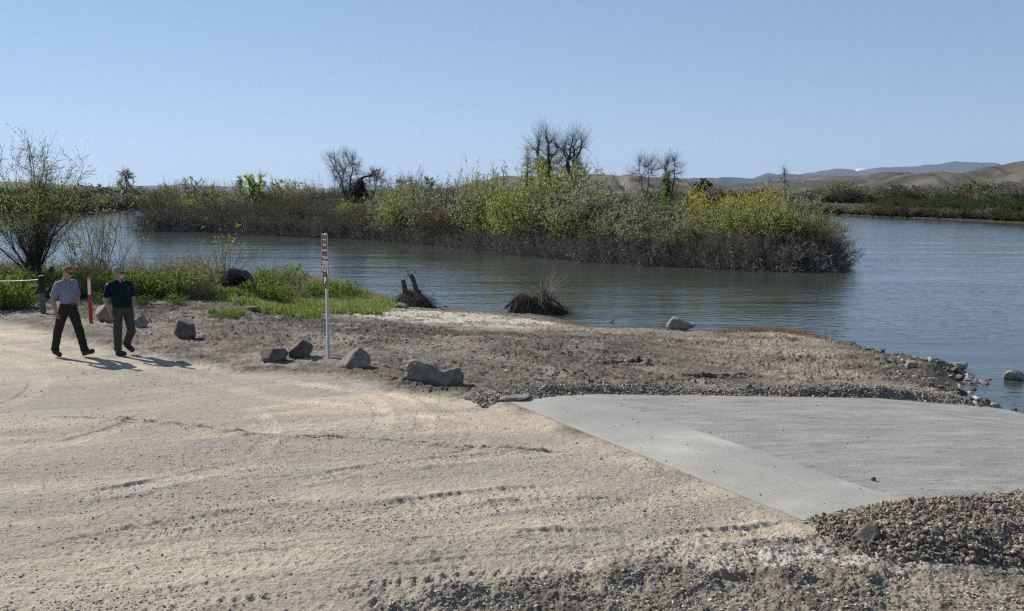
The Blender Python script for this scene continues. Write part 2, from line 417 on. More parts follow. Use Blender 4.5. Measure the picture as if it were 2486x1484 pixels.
    col *= (1+(.16+.10*beach)*grit+(.12+.14*beach)*grit2)[:, None]
    # --- tracks ---
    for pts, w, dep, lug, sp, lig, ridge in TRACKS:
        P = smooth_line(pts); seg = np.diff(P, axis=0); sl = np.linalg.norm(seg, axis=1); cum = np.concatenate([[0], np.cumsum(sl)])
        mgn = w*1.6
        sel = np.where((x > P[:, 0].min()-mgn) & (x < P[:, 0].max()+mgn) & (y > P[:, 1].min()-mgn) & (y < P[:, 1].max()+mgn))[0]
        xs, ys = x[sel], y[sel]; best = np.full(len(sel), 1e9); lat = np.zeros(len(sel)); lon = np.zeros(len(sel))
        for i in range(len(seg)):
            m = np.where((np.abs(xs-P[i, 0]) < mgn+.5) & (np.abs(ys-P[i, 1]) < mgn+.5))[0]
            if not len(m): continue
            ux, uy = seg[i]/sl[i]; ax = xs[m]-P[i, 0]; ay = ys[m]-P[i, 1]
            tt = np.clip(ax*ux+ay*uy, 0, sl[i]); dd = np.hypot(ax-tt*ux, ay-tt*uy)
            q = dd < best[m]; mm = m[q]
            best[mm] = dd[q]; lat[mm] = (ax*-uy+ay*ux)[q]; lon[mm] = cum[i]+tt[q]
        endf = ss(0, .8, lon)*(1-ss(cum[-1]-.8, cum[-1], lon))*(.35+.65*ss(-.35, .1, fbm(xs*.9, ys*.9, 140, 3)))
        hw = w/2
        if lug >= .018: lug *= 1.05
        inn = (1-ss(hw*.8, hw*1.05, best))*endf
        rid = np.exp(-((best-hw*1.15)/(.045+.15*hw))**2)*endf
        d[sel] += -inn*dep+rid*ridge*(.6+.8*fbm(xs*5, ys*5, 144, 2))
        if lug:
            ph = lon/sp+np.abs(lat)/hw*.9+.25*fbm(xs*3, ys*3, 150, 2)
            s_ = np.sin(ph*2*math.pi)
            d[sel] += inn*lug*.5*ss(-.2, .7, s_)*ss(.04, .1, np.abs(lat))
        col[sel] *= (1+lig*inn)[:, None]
    z = z+np.where(onramp, 0, d*np.clip((sd+.15)*2, 0, 1))
    out = np.maximum(np.maximum(-v, v-RW), np.maximum(-t, 0))
    core = (t > .09) & (v > .09) & (v < RW-.09)
    edge = (~core) & (out < .5) & (t > -1)
    spill = .013*fbm(x*2.2, y*2.2, 911, 4, .6)+.006*grit
    # ground meets the slab edge slightly below its top
    z = np.where(edge, mix(rampz(t)-.005+spill-.10*np.clip(np.minimum(np.minimum(t, v), RW-v), 0, .1), z, ss(.0, .40, out)), z)
    z = np.where(core, rampz(t)-.10, z)
    z += berm_h(x, y)*(.07+.05*fbm(x*3, y*3, 160, 3))+pile_h(x, y)*(.12+.07*fbm(x*1.5, y*1.5, 161, 3))
    Z[near] = z
    # --- far colours ---
    Cc = np.tile(np.array([.10, .105, .05]), (len(X), 1))
    fx, fy = X[~near], Y[~near]
    f1 = fbm(fx*.02, fy*.02, 200, 4); rad = np.hypot(fx, fy)
    cfar = mix(np.array([.085, .068, .045])[None], np.array([.05, .06, .024])[None], ss(-.3, .3, f1)[:, None])
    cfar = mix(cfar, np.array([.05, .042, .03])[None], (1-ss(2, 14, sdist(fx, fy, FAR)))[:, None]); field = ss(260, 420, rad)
    fb = fbm(fx*.0016, fy*.006, 210, 3)
    cfld = mix(np.array([.045, .08, .03])[None], np.array([.16, .14, .09])[None], ss(.05, .3, fb)[:, None])
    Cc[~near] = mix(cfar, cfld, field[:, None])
    Cc[near] = np.clip(col*(.84+.07*road[:, None]), .01, .9)
    nr, nc = shp
    idx = np.arange(nr*nc).reshape(nr, nc)
    a = idx[:-1, :]; b = np.roll(a, -1, 1); c2 = idx[1:, :]; d2 = np.roll(c2, -1, 1)
    Fq = np.stack([a, b, d2, c2], -1).reshape(-1, 4)[:, ::-1]
    V = np.stack([X, Y, Z], 1)
    m = ground_mat()
    o = make_mesh('ground', [(V, Fq, Cc)], m, smooth=True)
    tag(o, kind='structure'); return o
def band_(x, y):
    return ell(x, y, 760, 805, 8.5, 2.6, -8, -.4)
def grass_mask(x, y):
    gp = [tuple(at(px, py, -.25)[:2]) for px, py in [(-300, 765), (0, 762), (95, 752), (150, 735), (330, 738), (430, 735), (560, 748), (650, 765), (745, 775), (800, 752), (870, 744), (940, 737)]]
    gp += [tuple(at(px, py, -1.2)[:2]) for px, py in [(950, 733), (915, 727), (850, 715), (650, 706), (400, 699), (0, 690), (-300, 685)]]+[(-60, 48), (-60, 30)]
    s = sdist(x, y, gp)+.55*fbm(x*1.1, y*1.1, 300, 4)
    s2 = ell(x, y, 540, 772, .55, .30, 0, -.15)+ell(x, y, 690, 762, .9, .35, 0, -.2)
    return np.clip(ss(-.15, .5, s)+s2*ss(-.2, .3, fbm(x*3, y*3, 301, 3)), 0, 1)
def ground_mat():
    m, nt, out = new_mat('earth')
    b = N(nt, 'ShaderNodeBsdfPrincipled'); L(nt, b.outputs[0], out.inputs[0])
    at_ = N(nt, 'ShaderNodeAttribute', attribute_name='Col')
    n = noise_node(nt, 55, 5, .75); n3 = noise_node(nt, 7, 4, .6)
    v = N(nt, 'ShaderNodeTexVoronoi'); v.inputs['Scale'].default_value = 48; tc = N(nt, 'ShaderNodeTexCoord'); L(nt, tc.outputs['Object'], v.inputs['Vector'])
    mr = N(nt, 'ShaderNodeMapRange'); mr.inputs[1].default_value = .25; mr.inputs[2].default_value = .75; mr.inputs[3].default_value = .68; mr.inputs[4].default_value = 1.34
    L(nt, n.outputs[0], mr.inputs[0])
    mr2 = N(nt, 'ShaderNodeMapRange'); mr2.inputs[3].default_value = .85; mr2.inputs[4].default_value = 1.15; L(nt, n3.outputs[0], mr2.inputs[0])
    mm = N(nt, 'ShaderNodeMath', operation='MULTIPLY'); L(nt, mr.outputs[0], mm.inputs[0]); L(nt, mr2.outputs[0], mm.inputs[1])
    mx = N(nt, 'ShaderNodeVectorMath', operation='SCALE'); L(nt, at_.outputs['Color'], mx.inputs[0]); L(nt, mm.outputs[0], mx.inputs['Scale'])
    L(nt, mx.outputs[0], b.inputs['Base Color'])
    b.inputs['Roughness'].default_value = .92; b.inputs['Specular IOR Level'].default_value = .15
    ad = N(nt, 'ShaderNodeMath', operation='SUBTRACT'); L(nt, n.outputs[0], ad.inputs[0])
    mu = N(nt, 'ShaderNodeMath', operation='MULTIPLY'); L(nt, v.outputs['Distance'], mu.inputs[0]); mu.inputs[1].default_value = .6; L(nt, mu.outputs[0], ad.inputs[1])
    bp = N(nt, 'ShaderNodeBump'); bp.inputs['Strength'].default_value = .8; bp.inputs['Distance'].default_value = .013
    L(nt, ad.outputs[0], bp.inputs['Height']); L(nt, bp.outputs[0], b.inputs['Normal'])
    return m

# ---------- ramp ----------
def build_ramp():
    ts = np.concatenate([np.arange(0, 1.501, .05), np.arange(1.504, 18.01, .08)]); vs = np.linspace(0, RW, 150)
    def slab(t0, t1, name, m):
        T_ = ts[(ts >= t0-1e-6) & (ts <= t1+1e-6)]
        Tg, Vg = np.meshgrid(T_, vs, indexing='ij'); n, k = Tg.shape
        X = RA[0]+Tg*RT[0]+Vg*RV[0]; Y = RA[1]+Tg*RT[1]+Vg*RV[1]; Z = rampz(Tg)
        top = np.stack([X, Y, Z], -1).reshape(-1, 3); bot = top-np.array([0, 0, .16])
        i = np.arange(n*k).reshape(n, k); q = np.stack([i[:-1, :-1], i[1:, :-1], i[1:, 1:], i[:-1, 1:]], -1).reshape(-1, 4)
        o_ = n*k; fl = [q[:, ::-1], q+o_]
        for e in (i[0, :], i[-1, ::-1], i[::-1, 0], i[:, -1]):
            fl.append(np.stack([e[:-1], e[1:], e[1:]+o_, e[:-1]+o_], -1)[:, ::-1])
        tf, vf = Tg.ravel(), Vg.ravel(); nz_ = fbm(tf*1.6, vf*1.6, 801, 4, .6); e_ = np.minimum(vf, RW-vf)
        dust = np.clip((1-ss(.0, np.maximum(.12+.25*nz_, .03), tf))*.7+(1-ss(.0, np.maximum(.14+.3*nz_, .03), e_))*.55, 0, 1)
        C = np.stack([dust, dust, dust], 1); C = np.concatenate([C, C*0])
        return make_mesh(name, [(np.concatenate([top, bot]), fl, C)], m, parent=None)
    def cmat(name, groove):
        m, nt, out = new_mat(name)
        b = N(nt, 'ShaderNodeBsdfPrincipled'); L(nt, b.outputs[0], out.inputs[0]); b.inputs['Roughness'].default_value = .85; b.inputs['Specular IOR Level'].default_value = .25
        tc = N(nt, 'ShaderNodeTexCoord'); mp = N(nt, 'ShaderNodeMapping'); L(nt, tc.outputs['Object'], mp.inputs[0])
        mp.inputs['Rotation'].default_value = (0, 0, -math.atan2(RT[1], RT[0]))
        mp2 = N(nt, 'ShaderNodeMapping'); L(nt, mp.outputs[0], mp2.inputs[0]); mp2.inputs['Scale'].default_value = (.7, 3.2, 1)
        st = noise_node(nt, 1.1 if groove else .6, 6, .65, vec=mp2.outputs[0]); bl = noise_node(nt, .55, 5, .6, vec=mp.outputs[0]); fine = noise_node(nt, 45, 4, .8, vec=mp.outputs[0])
        if groove: r1 = ramp(nt, st.outputs[0], [(.30, (.225, .222, .208)), (.5, (.285, .28, .262)), (.70, (.37, .362, .336))])
        else: r1 = ramp(nt, bl.outputs[0], [(.34, (.25, .246, .228)), (.52, (.31, .303, .28)), (.70, (.42, .41, .378))])
        r2 = ramp(nt, fine.outputs[0], [(.34, (.45, .45, .45)) if groove else (.34, (.72, .72, .72)), (.62, (1.25, 1.24, 1.22)) if groove else (.62, (1.15, 1.14, 1.12))])
        ml = N(nt, 'ShaderNodeVectorMath', operation='MULTIPLY'); L(nt, r1.outputs[0], ml.inputs[0]); L(nt, r2.outputs[0], ml.inputs[1])
        # dark stains / light scuffs
        sc = noise_node(nt, 2.6, 8, .75, vec=mp2.outputs[0])
        r3 = ramp(nt, sc.outputs[0], [(.34, (.62, .62, .62)) if groove else (.30, (.88, .88, .88)), (.46, (1, 1, 1)), (.66, (1, 1, 1)), (.74, (1.18, 1.18, 1.17))])
        m2 = N(nt, 'ShaderNodeVectorMath', operation='MULTIPLY'); L(nt, ml.outputs[0], m2.inputs[0]); L(nt, r3.outputs[0], m2.inputs[1])
        da = N(nt, 'ShaderNodeAttribute', attribute_name='Col'); dm = N(nt, 'ShaderNodeMix', data_type='RGBA'); L(nt, da.outputs['Fac'], dm.inputs['Factor'])
        L(nt, m2.outputs[0], dm.inputs['A']); dm.inputs['B'].default_value = (.36, .315, .25, 1); L(nt, dm.outputs['Result'], b.inputs['Base Color'])
        bp = N(nt, 'ShaderNodeBump'); bp.inputs['Distance'].default_value = .004 if not groove else .012; bp.inputs['Strength'].default_value = .5
        if groove:
            wv = N(nt, 'ShaderNodeTexWave'); L(nt, mp.outputs[0], wv.inputs['Vector']); wv.bands_direction = 'X'; wv.inputs['Scale'].default_value = 6.5
            wv.inputs['Distortion'].default_value = 1.2; wv.inputs['Detail'].default_value = 3
            ad = N(nt, 'ShaderNodeMath', operation='ADD'); L(nt, wv.outputs['Fac'], ad.inputs[0]); L(nt, fine.outputs[0], ad.inputs[1])
            L(nt, ad.outputs[0], bp.inputs['Height'])
        else: L(nt, fine.outputs[0], bp.inputs['Height'])
        L(nt, bp.outputs[0], b.inputs['Normal']); return m
    a = slab(0, 1.5, 'landing_slab', cmat('smooth concrete', False)); tag(a, 'smooth pale concrete landing strip at the top of the boat ramp', 'concrete slab', kind='structure')
    b = slab(1.502, 18.1, 'boat_ramp', cmat('grooved concrete', True)); tag(b, 'rough grey concrete boat ramp sloping into the river', 'boat ramp', kind='structure')
    # the joint: butt the slabs
    a.data.transform(Matrix.Identity(4))
SUN_AZ = R(-51.5); SUN_EL = R(36.5)
def build_world():
    w = bpy.data.worlds.new('World'); SC.world = w; w.use_nodes = True; nt = w.node_tree; nt.nodes.clear()
    out = nt.nodes.new('ShaderNodeOutputWorld'); bg = nt.nodes.new('ShaderNodeBackground')
    sky = nt.nodes.new('ShaderNodeTexSky'); sky.sky_type = 'NISHITA'; sky.sun_disc = False
    sky.sun_elevation = SUN_EL; sky.sun_rotation = SUN_AZ; sky.altitude = 0
    sky.air_density = .7; sky.dust_density = 0; sky.ozone_density = 6
    gm = nt.nodes.new('ShaderNodeGamma'); gm.inputs[1].default_value = .55; nt.links.new(sky.outputs[0], gm.inputs[0])
    ml = nt.nodes.new('ShaderNodeVectorMath'); ml.operation = 'MULTIPLY'; ml.inputs[1].default_value = (1.66, 1.76, 1.88)
    nt.links.new(gm.outputs[0], ml.inputs[0]); nt.links.new(ml.outputs[0], bg.inputs[0]); bg.inputs[1].default_value = .092
    nt.links.new(bg.outputs[0], out.inputs[0])
    ld = bpy.data.lights.new('sun', 'SUN'); ld.energy = 5.0; ld.angle = R(.53); ld.color = (1, .945, .86)
    o = bpy.data.objects.new('sun', ld); COL.objects.link(o)
    d = Vector((math.sin(SUN_AZ)*math.cos(SUN_EL), math.cos(SUN_AZ)*math.cos(SUN_EL), math.sin(SUN_EL)))
    o.rotation_euler = d.to_track_quat('Z', 'Y').to_euler(); o.location = d*80
    SC.view_settings.view_transform = 'Standard'; SC.view_settings.look = 'None'; SC.view_settings.exposure = 0.5; SC.view_settings.gamma = 1
    SC.cycles.use_denoising = False; SC.cycles.pixel_filter_type = 'BLACKMAN_HARRIS'; SC.cycles.filter_width = 1.25; SC.cycles.sample_clamp_indirect = 1.5; SC.cycles.use_adaptive_sampling = False
    SC.cycles.max_bounces = 6; SC.cycles.transparent_max_bounces = 8; SC.cycles.volume_bounces = 0
def build_camera():
    cd = bpy.data.cameras.new('camera'); cd.sensor_width = 36; cd.lens = 36*FPX/1024; cd.clip_start = .1; cd.clip_end = 100000
    o = bpy.data.objects.new('camera', cd); COL.objects.link(o); o.location = (0, 0, CAMH)
    o.rotation_euler = (math.pi/2-PITCH, 0, 0); SC.camera = o
def build_water():
    m, nt, out = new_mat('river water')
    b = N(nt, 'ShaderNodeBsdfPrincipled'); L(nt, b.outputs[0], out.inputs[0])
    b.inputs['IOR'].default_value = 1.333; b.inputs['Roughness'].default_value = .10
    tc = N(nt, 'ShaderNodeTexCoord')
    def nz(scale, sx, sy, detail, rough, rot=0):
        mp = N(nt, 'ShaderNodeMapping'); L(nt, tc.outputs['Object'], mp.inputs[0]); mp.inputs['Scale'].default_value = (sx, sy, 1); mp.inputs['Rotation'].default_value = (0, 0, rot)
        return noise_node(nt, scale, detail, rough, vec=mp.outputs[0])
    big = nz(.12, 1, 1, 4, .6)
    c = ramp(nt, big.outputs[0], [(.35, (.040, .046, .034)), (.65, (.054, .064, .058))]); L(nt, c.outputs[0], b.inputs['Base Color'])
    n1 = nz(3.0, .5, 1, 2, .45, R(20)); n2 = nz(.55, .4, 1, 3, .45, R(15)); n3 = nz(9., .8, 1, 1, .5)
    patch = nz(.17, .35, 1.5, 6, .65, R(16)); pr = ramp(nt, patch.outputs[0], [(.40, (.08, .08, .08)), (.58, (1.1, 1.1, 1.1))])
    a1 = N(nt, 'ShaderNodeMath', operation='MULTIPLY'); L(nt, n1.outputs[0], a1.inputs[0]); L(nt, pr.outputs[0], a1.inputs[1])
    a2 = N(nt, 'ShaderNodeMath', operation='MULTIPLY_ADD'); L(nt, n2.outputs[0], a2.inputs[0]); a2.inputs[1].default_value = 1.1; L(nt, a1.outputs[0], a2.inputs[2])
    a3 = N(nt, 'ShaderNodeMath', operation='MULTIPLY_ADD'); L(nt, n3.outputs[0], a3.inputs[0]); a3.inputs[1].default_value = .10; L(nt, a2.outputs[0], a3.inputs[2])
    bp = N(nt, 'ShaderNodeBump'); bp.inputs['Strength'].default_value = 1; bp.inputs['Distance'].default_value = .030
    L(nt, a3.outputs[0], bp.inputs['Height']); L(nt, bp.outputs[0], b.inputs['Normal'])
    s = 900
    xs = np.linspace(-s, s, 2); V = np.array([[-s, 5, WATER], [s, 5, WATER], [s, 700, WATER], [-s, 700, WATER]])
    o = make_mesh('water', [(V, np.array([[0, 1, 2, 3]]))], m); tag(o, kind='structure')
def build_haze():
    m, nt, out = new_mat('haze air')
    v = N(nt, 'ShaderNodeVolumePrincipled'); v.inputs['Color'].default_value = (.54, .71, 1.0, 1); v.inputs['Density'].default_value = HAZE
    v.inputs['Anisotropy'].default_value = .2
    L(nt, v.outputs[0], out.inputs['Volume'])
    V, Fc = box((2000, 12000, 570), (62000, 62000, 1150))
    V[:, 2] = np.where(V[:, 2] < 100, WATER-4.5, 1150)
    o = make_mesh('haze', [(V, Fc)], m); tag(o, kind='stuff')
HAZE = 2.7e-5

def hill(name, prof, Y, depth, mat, seed, gully=.25, base=0.0, label=None, nx=260, ny=46, gs=1.0):
    """ridge line prof = display points on the skyline, standing at distance Y, falling to the plain in front and behind"""
    xs = np.array([p[0] for p in prof]); ys = np.array([p[1] for p in prof])
    dx = np.linspace(xs[0], xs[-1], nx); dy = np.interp(dx, xs, ys)
    dyf = dy-(Y > 9000)*(1.6*fbm(dx*.045, dx*0, seed, 4, .6)+.3)-(Y < 9000)*.9*fbm(dx*.05, dx*0, seed, 4, .6)
    rx = []; rz = []
    for a, b in zip(dx, dyf):
        p = atd(a, b, Y); rx.append(p[0]); rz.append(p[2])
    rx = np.array(rx); rz = np.maximum(np.array(rz), base)
    v = np.linspace(-1, 1, ny)
    Xg, Vg = np.meshgrid(rx, v); Zr = np.tile(rz, (ny, 1))
    u = Xg/depth*gs
    warp = .35*fbm(u*1.5, Vg*1.5, seed, 3)
    f = np.clip(1-np.abs(Vg), 0, 1)
    g = np.abs(fbm(u*3.0+warp, Vg*.9, seed+5, 4, .6))
    body = ss(0, 1, f**.8*1.0)
    cut = 1-gully*(1-ss(0, .35, g))*np.sin(np.clip(f, 0, 1)*math.pi)**.8*1.3
    Z = base-12+(Zr-base+12)*body*np.where(np.abs(Vg) < .02, 1, cut)+0
    Z += (Zr-base)*.10*fbm(u*7, Vg*4, seed+9, 3)*np.sin(np.clip(f, 0, 1)*math.pi)
    Yg = Y+Vg*depth*(1+.3*fbm(u, Vg*0, seed+11, 2))
    V = np.stack([Xg*(Yg/Y)**0, Yg, Z], -1).reshape(-1, 3)
    i = np.arange(nx*ny).reshape(ny, nx); q = np.stack([i[:-1, :-1], i[:-1, 1:], i[1:, 1:], i[1:, :-1]], -1).reshape(-1, 4)
    o = make_mesh(name, [(V, q)], mat, smooth=True); tag(o, label, kind='structure'); return o
def build_hills():
    def hm(name, a, b, c, sc, bd):
        m, nt, out = new_mat(name)
        bs = N(nt, 'ShaderNodeBsdfPrincipled'); L(nt, bs.outputs[0], out.inputs[0]); bs.inputs['Roughness'].default_value = .95; bs.inputs['Specular IOR Level'].default_value = .1
        n = noise_node(nt, sc, 8, .65); r = ramp(nt, n.outputs[0], [(.36, a), (.5, b), (.66, c)]); L(nt, r.outputs[0], bs.inputs['Base Color'])
        n2 = noise_node(nt, sc*5, 8, .7); bp = N(nt, 'ShaderNodeBump'); bp.inputs['Distance'].default_value = bd; bp.inputs['Strength'].default_value = .8
        L(nt, n2.outputs[0], bp.inputs['Height']); L(nt, bp.outputs[0], bs.inputs['Normal']); return m
    dry = hm('dry hill', (.034, .033, .023), (.066, .058, .042), (.14, .117, .088), .006, 6)
    mtn = hm('mountain rock', (.03, .032, .033), (.05, .048, .045), (.075, .07, .06), .0012, 30)
    mesa = hm('mesa scrub', (.055, .052, .035), (.10, .085, .06), (.19, .155, .115), .008, 5)
    # nearest dry hills, right
    hill('hills', [(2080, 462), (2150, 440), (2200, 424), (2280, 416), (2340, 414), (2390, 406), (2430, 398), (2486, 391), (2600, 384), (2750, 400), (2900, 455)], 2300, 560, dry, 11, .55, label='bare brown gullied hill rising at the right edge')
    hill('hills', [(1700, 462), (1740, 452), (1800, 445), (1860, 442), (1900, 437), (1960, 432), (2040, 426), (2110, 422), (2150, 417), (2230, 419), (2300, 416), (2400, 430), (2480, 455)], 3200, 650, dry, 23, .35, label='low tan hills behind the right bank')
    hill('hills', [(1020, 462), (1080, 455), (1110, 456), (1150, 441), (1200, 428), (1230, 426), (1300, 428), (1420, 423), (1470, 421), (1530, 424), (1560, 430), (1640, 432), (1700, 438), (1740, 450), (1770, 462)], 3600, 700, mesa, 31, .5, label='flat topped scrubby mesa behind the island trees')
    # left: low green hill with field
    grn = hm('green field hill', (.06, .085, .03), (.085, .11, .04), (.16, .15, .08), .01, .5)
    hill('hills', [(-300, 436), (0, 440), (60, 442), (130, 447), (200, 451), (280, 456), (330, 459), (420, 463.2)], 1500, 420, grn, 37, .05, label='low green farmed rise beyond the left bank')
    # blue ranges
    hill('mountains', [(250, 462), (320, 452), (430, 450), (560, 453), (700, 457), (900, 460), (1050, 461.5), (1120, 463)], 15000, 2600, mtn, 41, .2, label='long low blue ridge on the left horizon')
    hill('mountains', [(1480, 463), (1560, 440), (1650, 432), (1740, 431), (1790, 430), (1830, 433), (1860, 427), (1900, 420), (1960, 422), (2000, 426), (2040, 440), (2080, 462)], 11500, 2000, mtn, 43, .35, label='dark blue flat ridge in the middle distance')
    hill('mountains', [(1800, 463), (1840, 428), (1868, 417), (1890, 424), (1930, 425), (1990, 414), (2028, 407), (2060, 412), (2100, 414), (2140, 405), (2180, 402), (2240, 399), (2290, 394), (2318, 387), (2345, 393), (2375, 394), (2410, 402), (2470, 405), (2600, 420), (2750, 463)], 17000, 3200, mtn, 47, .4, label='far blue mountain range with its highest peak at right')
    snow = mat_simple('snow', (.8, .82, .85), (.5, .5, .5), .002, .9, 0)
    hill('mountains', [(2060, 425), (2078, 410.5), (2084, 409), (2092, 407.5), (2104, 412), (2120, 425)], 24000, 900, snow, 53, .3, nx=60, label='tiny snow covered peak showing over the blue range')
# ---------- boulders ----------
def rock_mesh(seed, size, planes=14, sharp=7, rough=.06, sub=5, extra=None, cuts=None):
    r_ = np.random.default_rng(seed); V, Fc = ico(sub)
    n = r_.normal(size=(planes, 3)); n /= np.linalg.norm(n, axis=1, keepdims=True); d = r_.uniform(.78, 1.08, planes)
    if cuts is not None:
        for c in cuts:
            v = np.array(c[:3], float); n = np.vstack([n, v/np.linalg.norm(v)]); d = np.append(d, c[3])
    q = np.maximum(V@n.T/d[None], 1e-4)
    r = (np.sum(q**(sharp*2), axis=1))**(-1/(sharp*2)); r = np.minimum(r, 1.25)
    P = V*r[:, None]
    P *= (1+rough*fbm3(P*2.1+seed, seed, 5, .55)+rough*.35*fbm3(P*9+seed, seed+50, 3, .6))[:, None]
    P *= np.array(size)/2
    if extra: P = extra(P)
    return P, Fc
def mat_rock(name, c1, c2, c3):
    m, nt, out = new_mat(name)
    b = N(nt, 'ShaderNodeBsdfPrincipled'); L(nt, b.outputs[0], out.inputs[0]); b.inputs['Roughness'].default_value = .88; b.inputs['Specular IOR Level'].default_value = .25
    n = noise_node(nt, 5, 8, .7); r = ramp(nt, n.outputs[0], [(.33, c1), (.5, c2), (.68, c3)])
    f = noise_node(nt, 60, 4, .8); r2 = ramp(nt, f.outputs[0], [(.3, (.7,)*3), (.7, (1.25,)*3)])
    ml = N(nt, 'ShaderNodeVectorMath', operation='MULTIPLY'); L(nt, r.outputs[0], ml.inputs[0]); L(nt, r2.outputs[0], ml.inputs[1]); L(nt, ml.outputs[0], b.inputs['Base Color'])
    n2 = noise_node(nt, 22, 8, .7); bp = N(nt, 'ShaderNodeBump'); bp.inputs['Distance'].default_value = .03; bp.inputs['Strength'].default_value = .9
    L(nt, n2.outputs[0], bp.inputs['Height']); L(nt, bp.outputs[0], b.inputs['Normal']); return m
def build_rocks():
    basalt = mat_rock('basalt', (.06, .053, .044), (.14, .125, .105), (.25, .225, .19))
    greyr = mat_rock('grey boulder stone', (.11, .10, .085), (.21, .195, .165), (.34, .31, .265))
    tanr = mat_rock('tan boulder stone', (.13, .11, .085), (.25, .21, .165), (.36, .32, .26))
    paler = mat_rock('pale boulder stone', (.13, .12, .105), (.26, .245, .215), (.40, .375, .33))
    S = 1
    # dx, dy(base), width_m, depth_m, height_m, seed, mat, rot, label, kwargs
    T = [
     (247, 782, .42, .40, .44, 3, tanr, 20, 'reddish tan rounded boulder right behind the red and white marker post', dict(planes=12, rough=.05)),
     (336, 797, .36, .34, .32, 5, greyr, 0, 'small wedge shaped grey rock beside the man in the green vest', dict(cuts=[(1, -.3, .9, .55), (-.6, 0, 1, .7)])),
     (443, 826, .50, .46, .47, 8, basalt, 0, 'round dark boulder standing alone between the man in the vest and the sign post', dict(planes=20, sharp=5, rough=.03)),
     (660, 880, .53, .42, .32, 12, basalt, 10, 'angular dark boulder, left one of the pair left of the sign post', dict(cuts=[(-.7, -.5, .5, .6), (.4, -.8, .4, .62), (0, 0, 1, .7)])),
     (726, 872, .40, .38, .36, 17, basalt, 40, 'chunky blackish boulder between the angular boulder and the sign post', dict(planes=11, rough=.08)),
     (862, 897, .62, .50, .38, 21, greyr, -10, 'pointed grey boulder just right of the sign post', dict(cuts=[(-.75, -.45, .55, .55), (.8, -.2, .5, .72), (.1, -.9, .45, .6)])),
     (975, 750, .46, .3, .22, 25, greyr, 0, 'small flat grey rock on the sand below the two cut stumps', dict()),
     (2466, 924, .42, .4, .28, 31, paler, 0, 'pale rock standing in the shallow water at the right edge', dict()),
     (2335, 900, .50, .4, .20, 33, paler, 10, 'flat pale slab lying on the muddy spit', dict()),
     (2112, 1328, .24, .20, .18, 35, basalt, 0, 'dark grey boulder half buried in the brown gravel pile', dict(planes=9, rough=.03)),
     (605, 757, .42, .3, .20, 39, greyr, 0, 'low grey rock at the edge of the green weeds', dict(cuts=[(0, 0, 1, .6)])),
     (1252, 975, .50, .30, .10, 41, greyr, 15, 'thin grey stone slab at the corner of the concrete landing', dict(cuts=[(0, 0, 1, .5)])),
     (2215, 893, .28, .2, .16, 43, paler, 0, 'pale stone on the bank edge left of the muddy spit', dict()),
     (2275, 955, .20, .16, .10, 45, paler, 0, 'small whitish stone on the mud beside the ramp', dict()),
     (2395, 922, .26, .15, .07, 47, greyr, 0, 'small dark stone awash between the spit and the pale rock', dict()),
     (2122, 1168, .07, .055, .045, 49, basalt, 0, 'fist sized dark stone lying alone on the grey ramp', dict()),
     (1080, 748, .14, .12, .10, 51, basalt, 0, 'small dark stone at the waterline between the stump piles', dict()),
     (580, 1670/2, .10, .09, .07, 53, greyr, 0, None, dict()),
    ]
    for dx, dy, w, dp, h, seed, m, rot, lab, kw in T:
        if lab is None: continue
        z = 0
        for _ in range(6):
            p = at(dx, dy, z); z = gz(p[0], p[1]+dp*.3) if dx != 2122 else float(rampz(ramp_uv(p[0], p[1])[0]))
        p = at(dx, dy, z)
        if dx in (2466, 2395): z = WATER-.03; p = at(dx, dy, WATER)
        P, Fc = rock_mesh(seed, (w, dp, h*1.12), sub=5 if w > .3 else 3, **kw)
        P[:, 2] += h*.5-h*.12-P[:, 2].min()*0
        P[:, 2] = np.maximum(P[:, 2], -.12)
        o = make_mesh('boulder' if w > .3 else 'stone', [(P, Fc)], m, smooth=False)
        o.location = (p[0], p[1]+dp*.42, z); o.rotation_euler = (0, 0, R(rot)); tag(o, lab, 'rock', None)
    # long irregular boulder
    def shape(P):
        x = P[:, 0]/.48
        P = P.copy()
        P[:, 2] -= np.where(P[:, 2] > 0, .10*np.exp(-((x-.38)/.28)**2)+.10*ss(-.1, 1.2, x), 0)
        P[:, 2] += np.where(P[:, 2] > -.02, .05*np.exp(-((x+.65)/.4)**2), 0)
        return P
    P, Fc = rock_mesh(62, (1.04, .56, .56), planes=5, sharp=11, rough=.07, sub=6, extra=shape, cuts=[(0, -1, .22, .80), (-1, -.1, .1, .90), (1, -.1, .15, .88), (0, .1, 1, .66), (.5, -.8, .3, .86), (-.6, -.7, .2, .88)])
    P += fbm3(P*8, 3, 4)[:, None]*P*.16
    p = at(1047, 925, 0); P[:, 2] += .175
    o = make_mesh('boulder', [(P, Fc)], greyr); o.location = (p[0], p[1]+.22, gz(p[0], p[1]+.3)-.01); o.rotation_euler = (0, 0, R(-6))
    tag(o, 'longest boulder, low and grey with a saddle in its top, nearest the ramp corner', 'rock')
    # pale pointed rock at the waterline
    def shape2(P):
        P = P.copy(); x = P[:, 0]/.6
        P[:, 2] *= np.clip(1.25-.75*ss(-.3, .9, x), .2, 2)*np.where(x < -.4, 1-ss(-.4, -1.1, x)*.5, 1); return P
    P, Fc = rock_mesh(71, (.80, .5, .38), planes=11, rough=.1, sub=6, extra=shape2)
    p = at(1655, 806, -1.2); P[:, 2] += .13
    o = make_mesh('boulder', [(P, Fc)], paler); o.location = (p[0], p[1]+.25, -1.12); tag(o, 'pale boulder with a pointed top at the water edge behind the headland', 'rock')

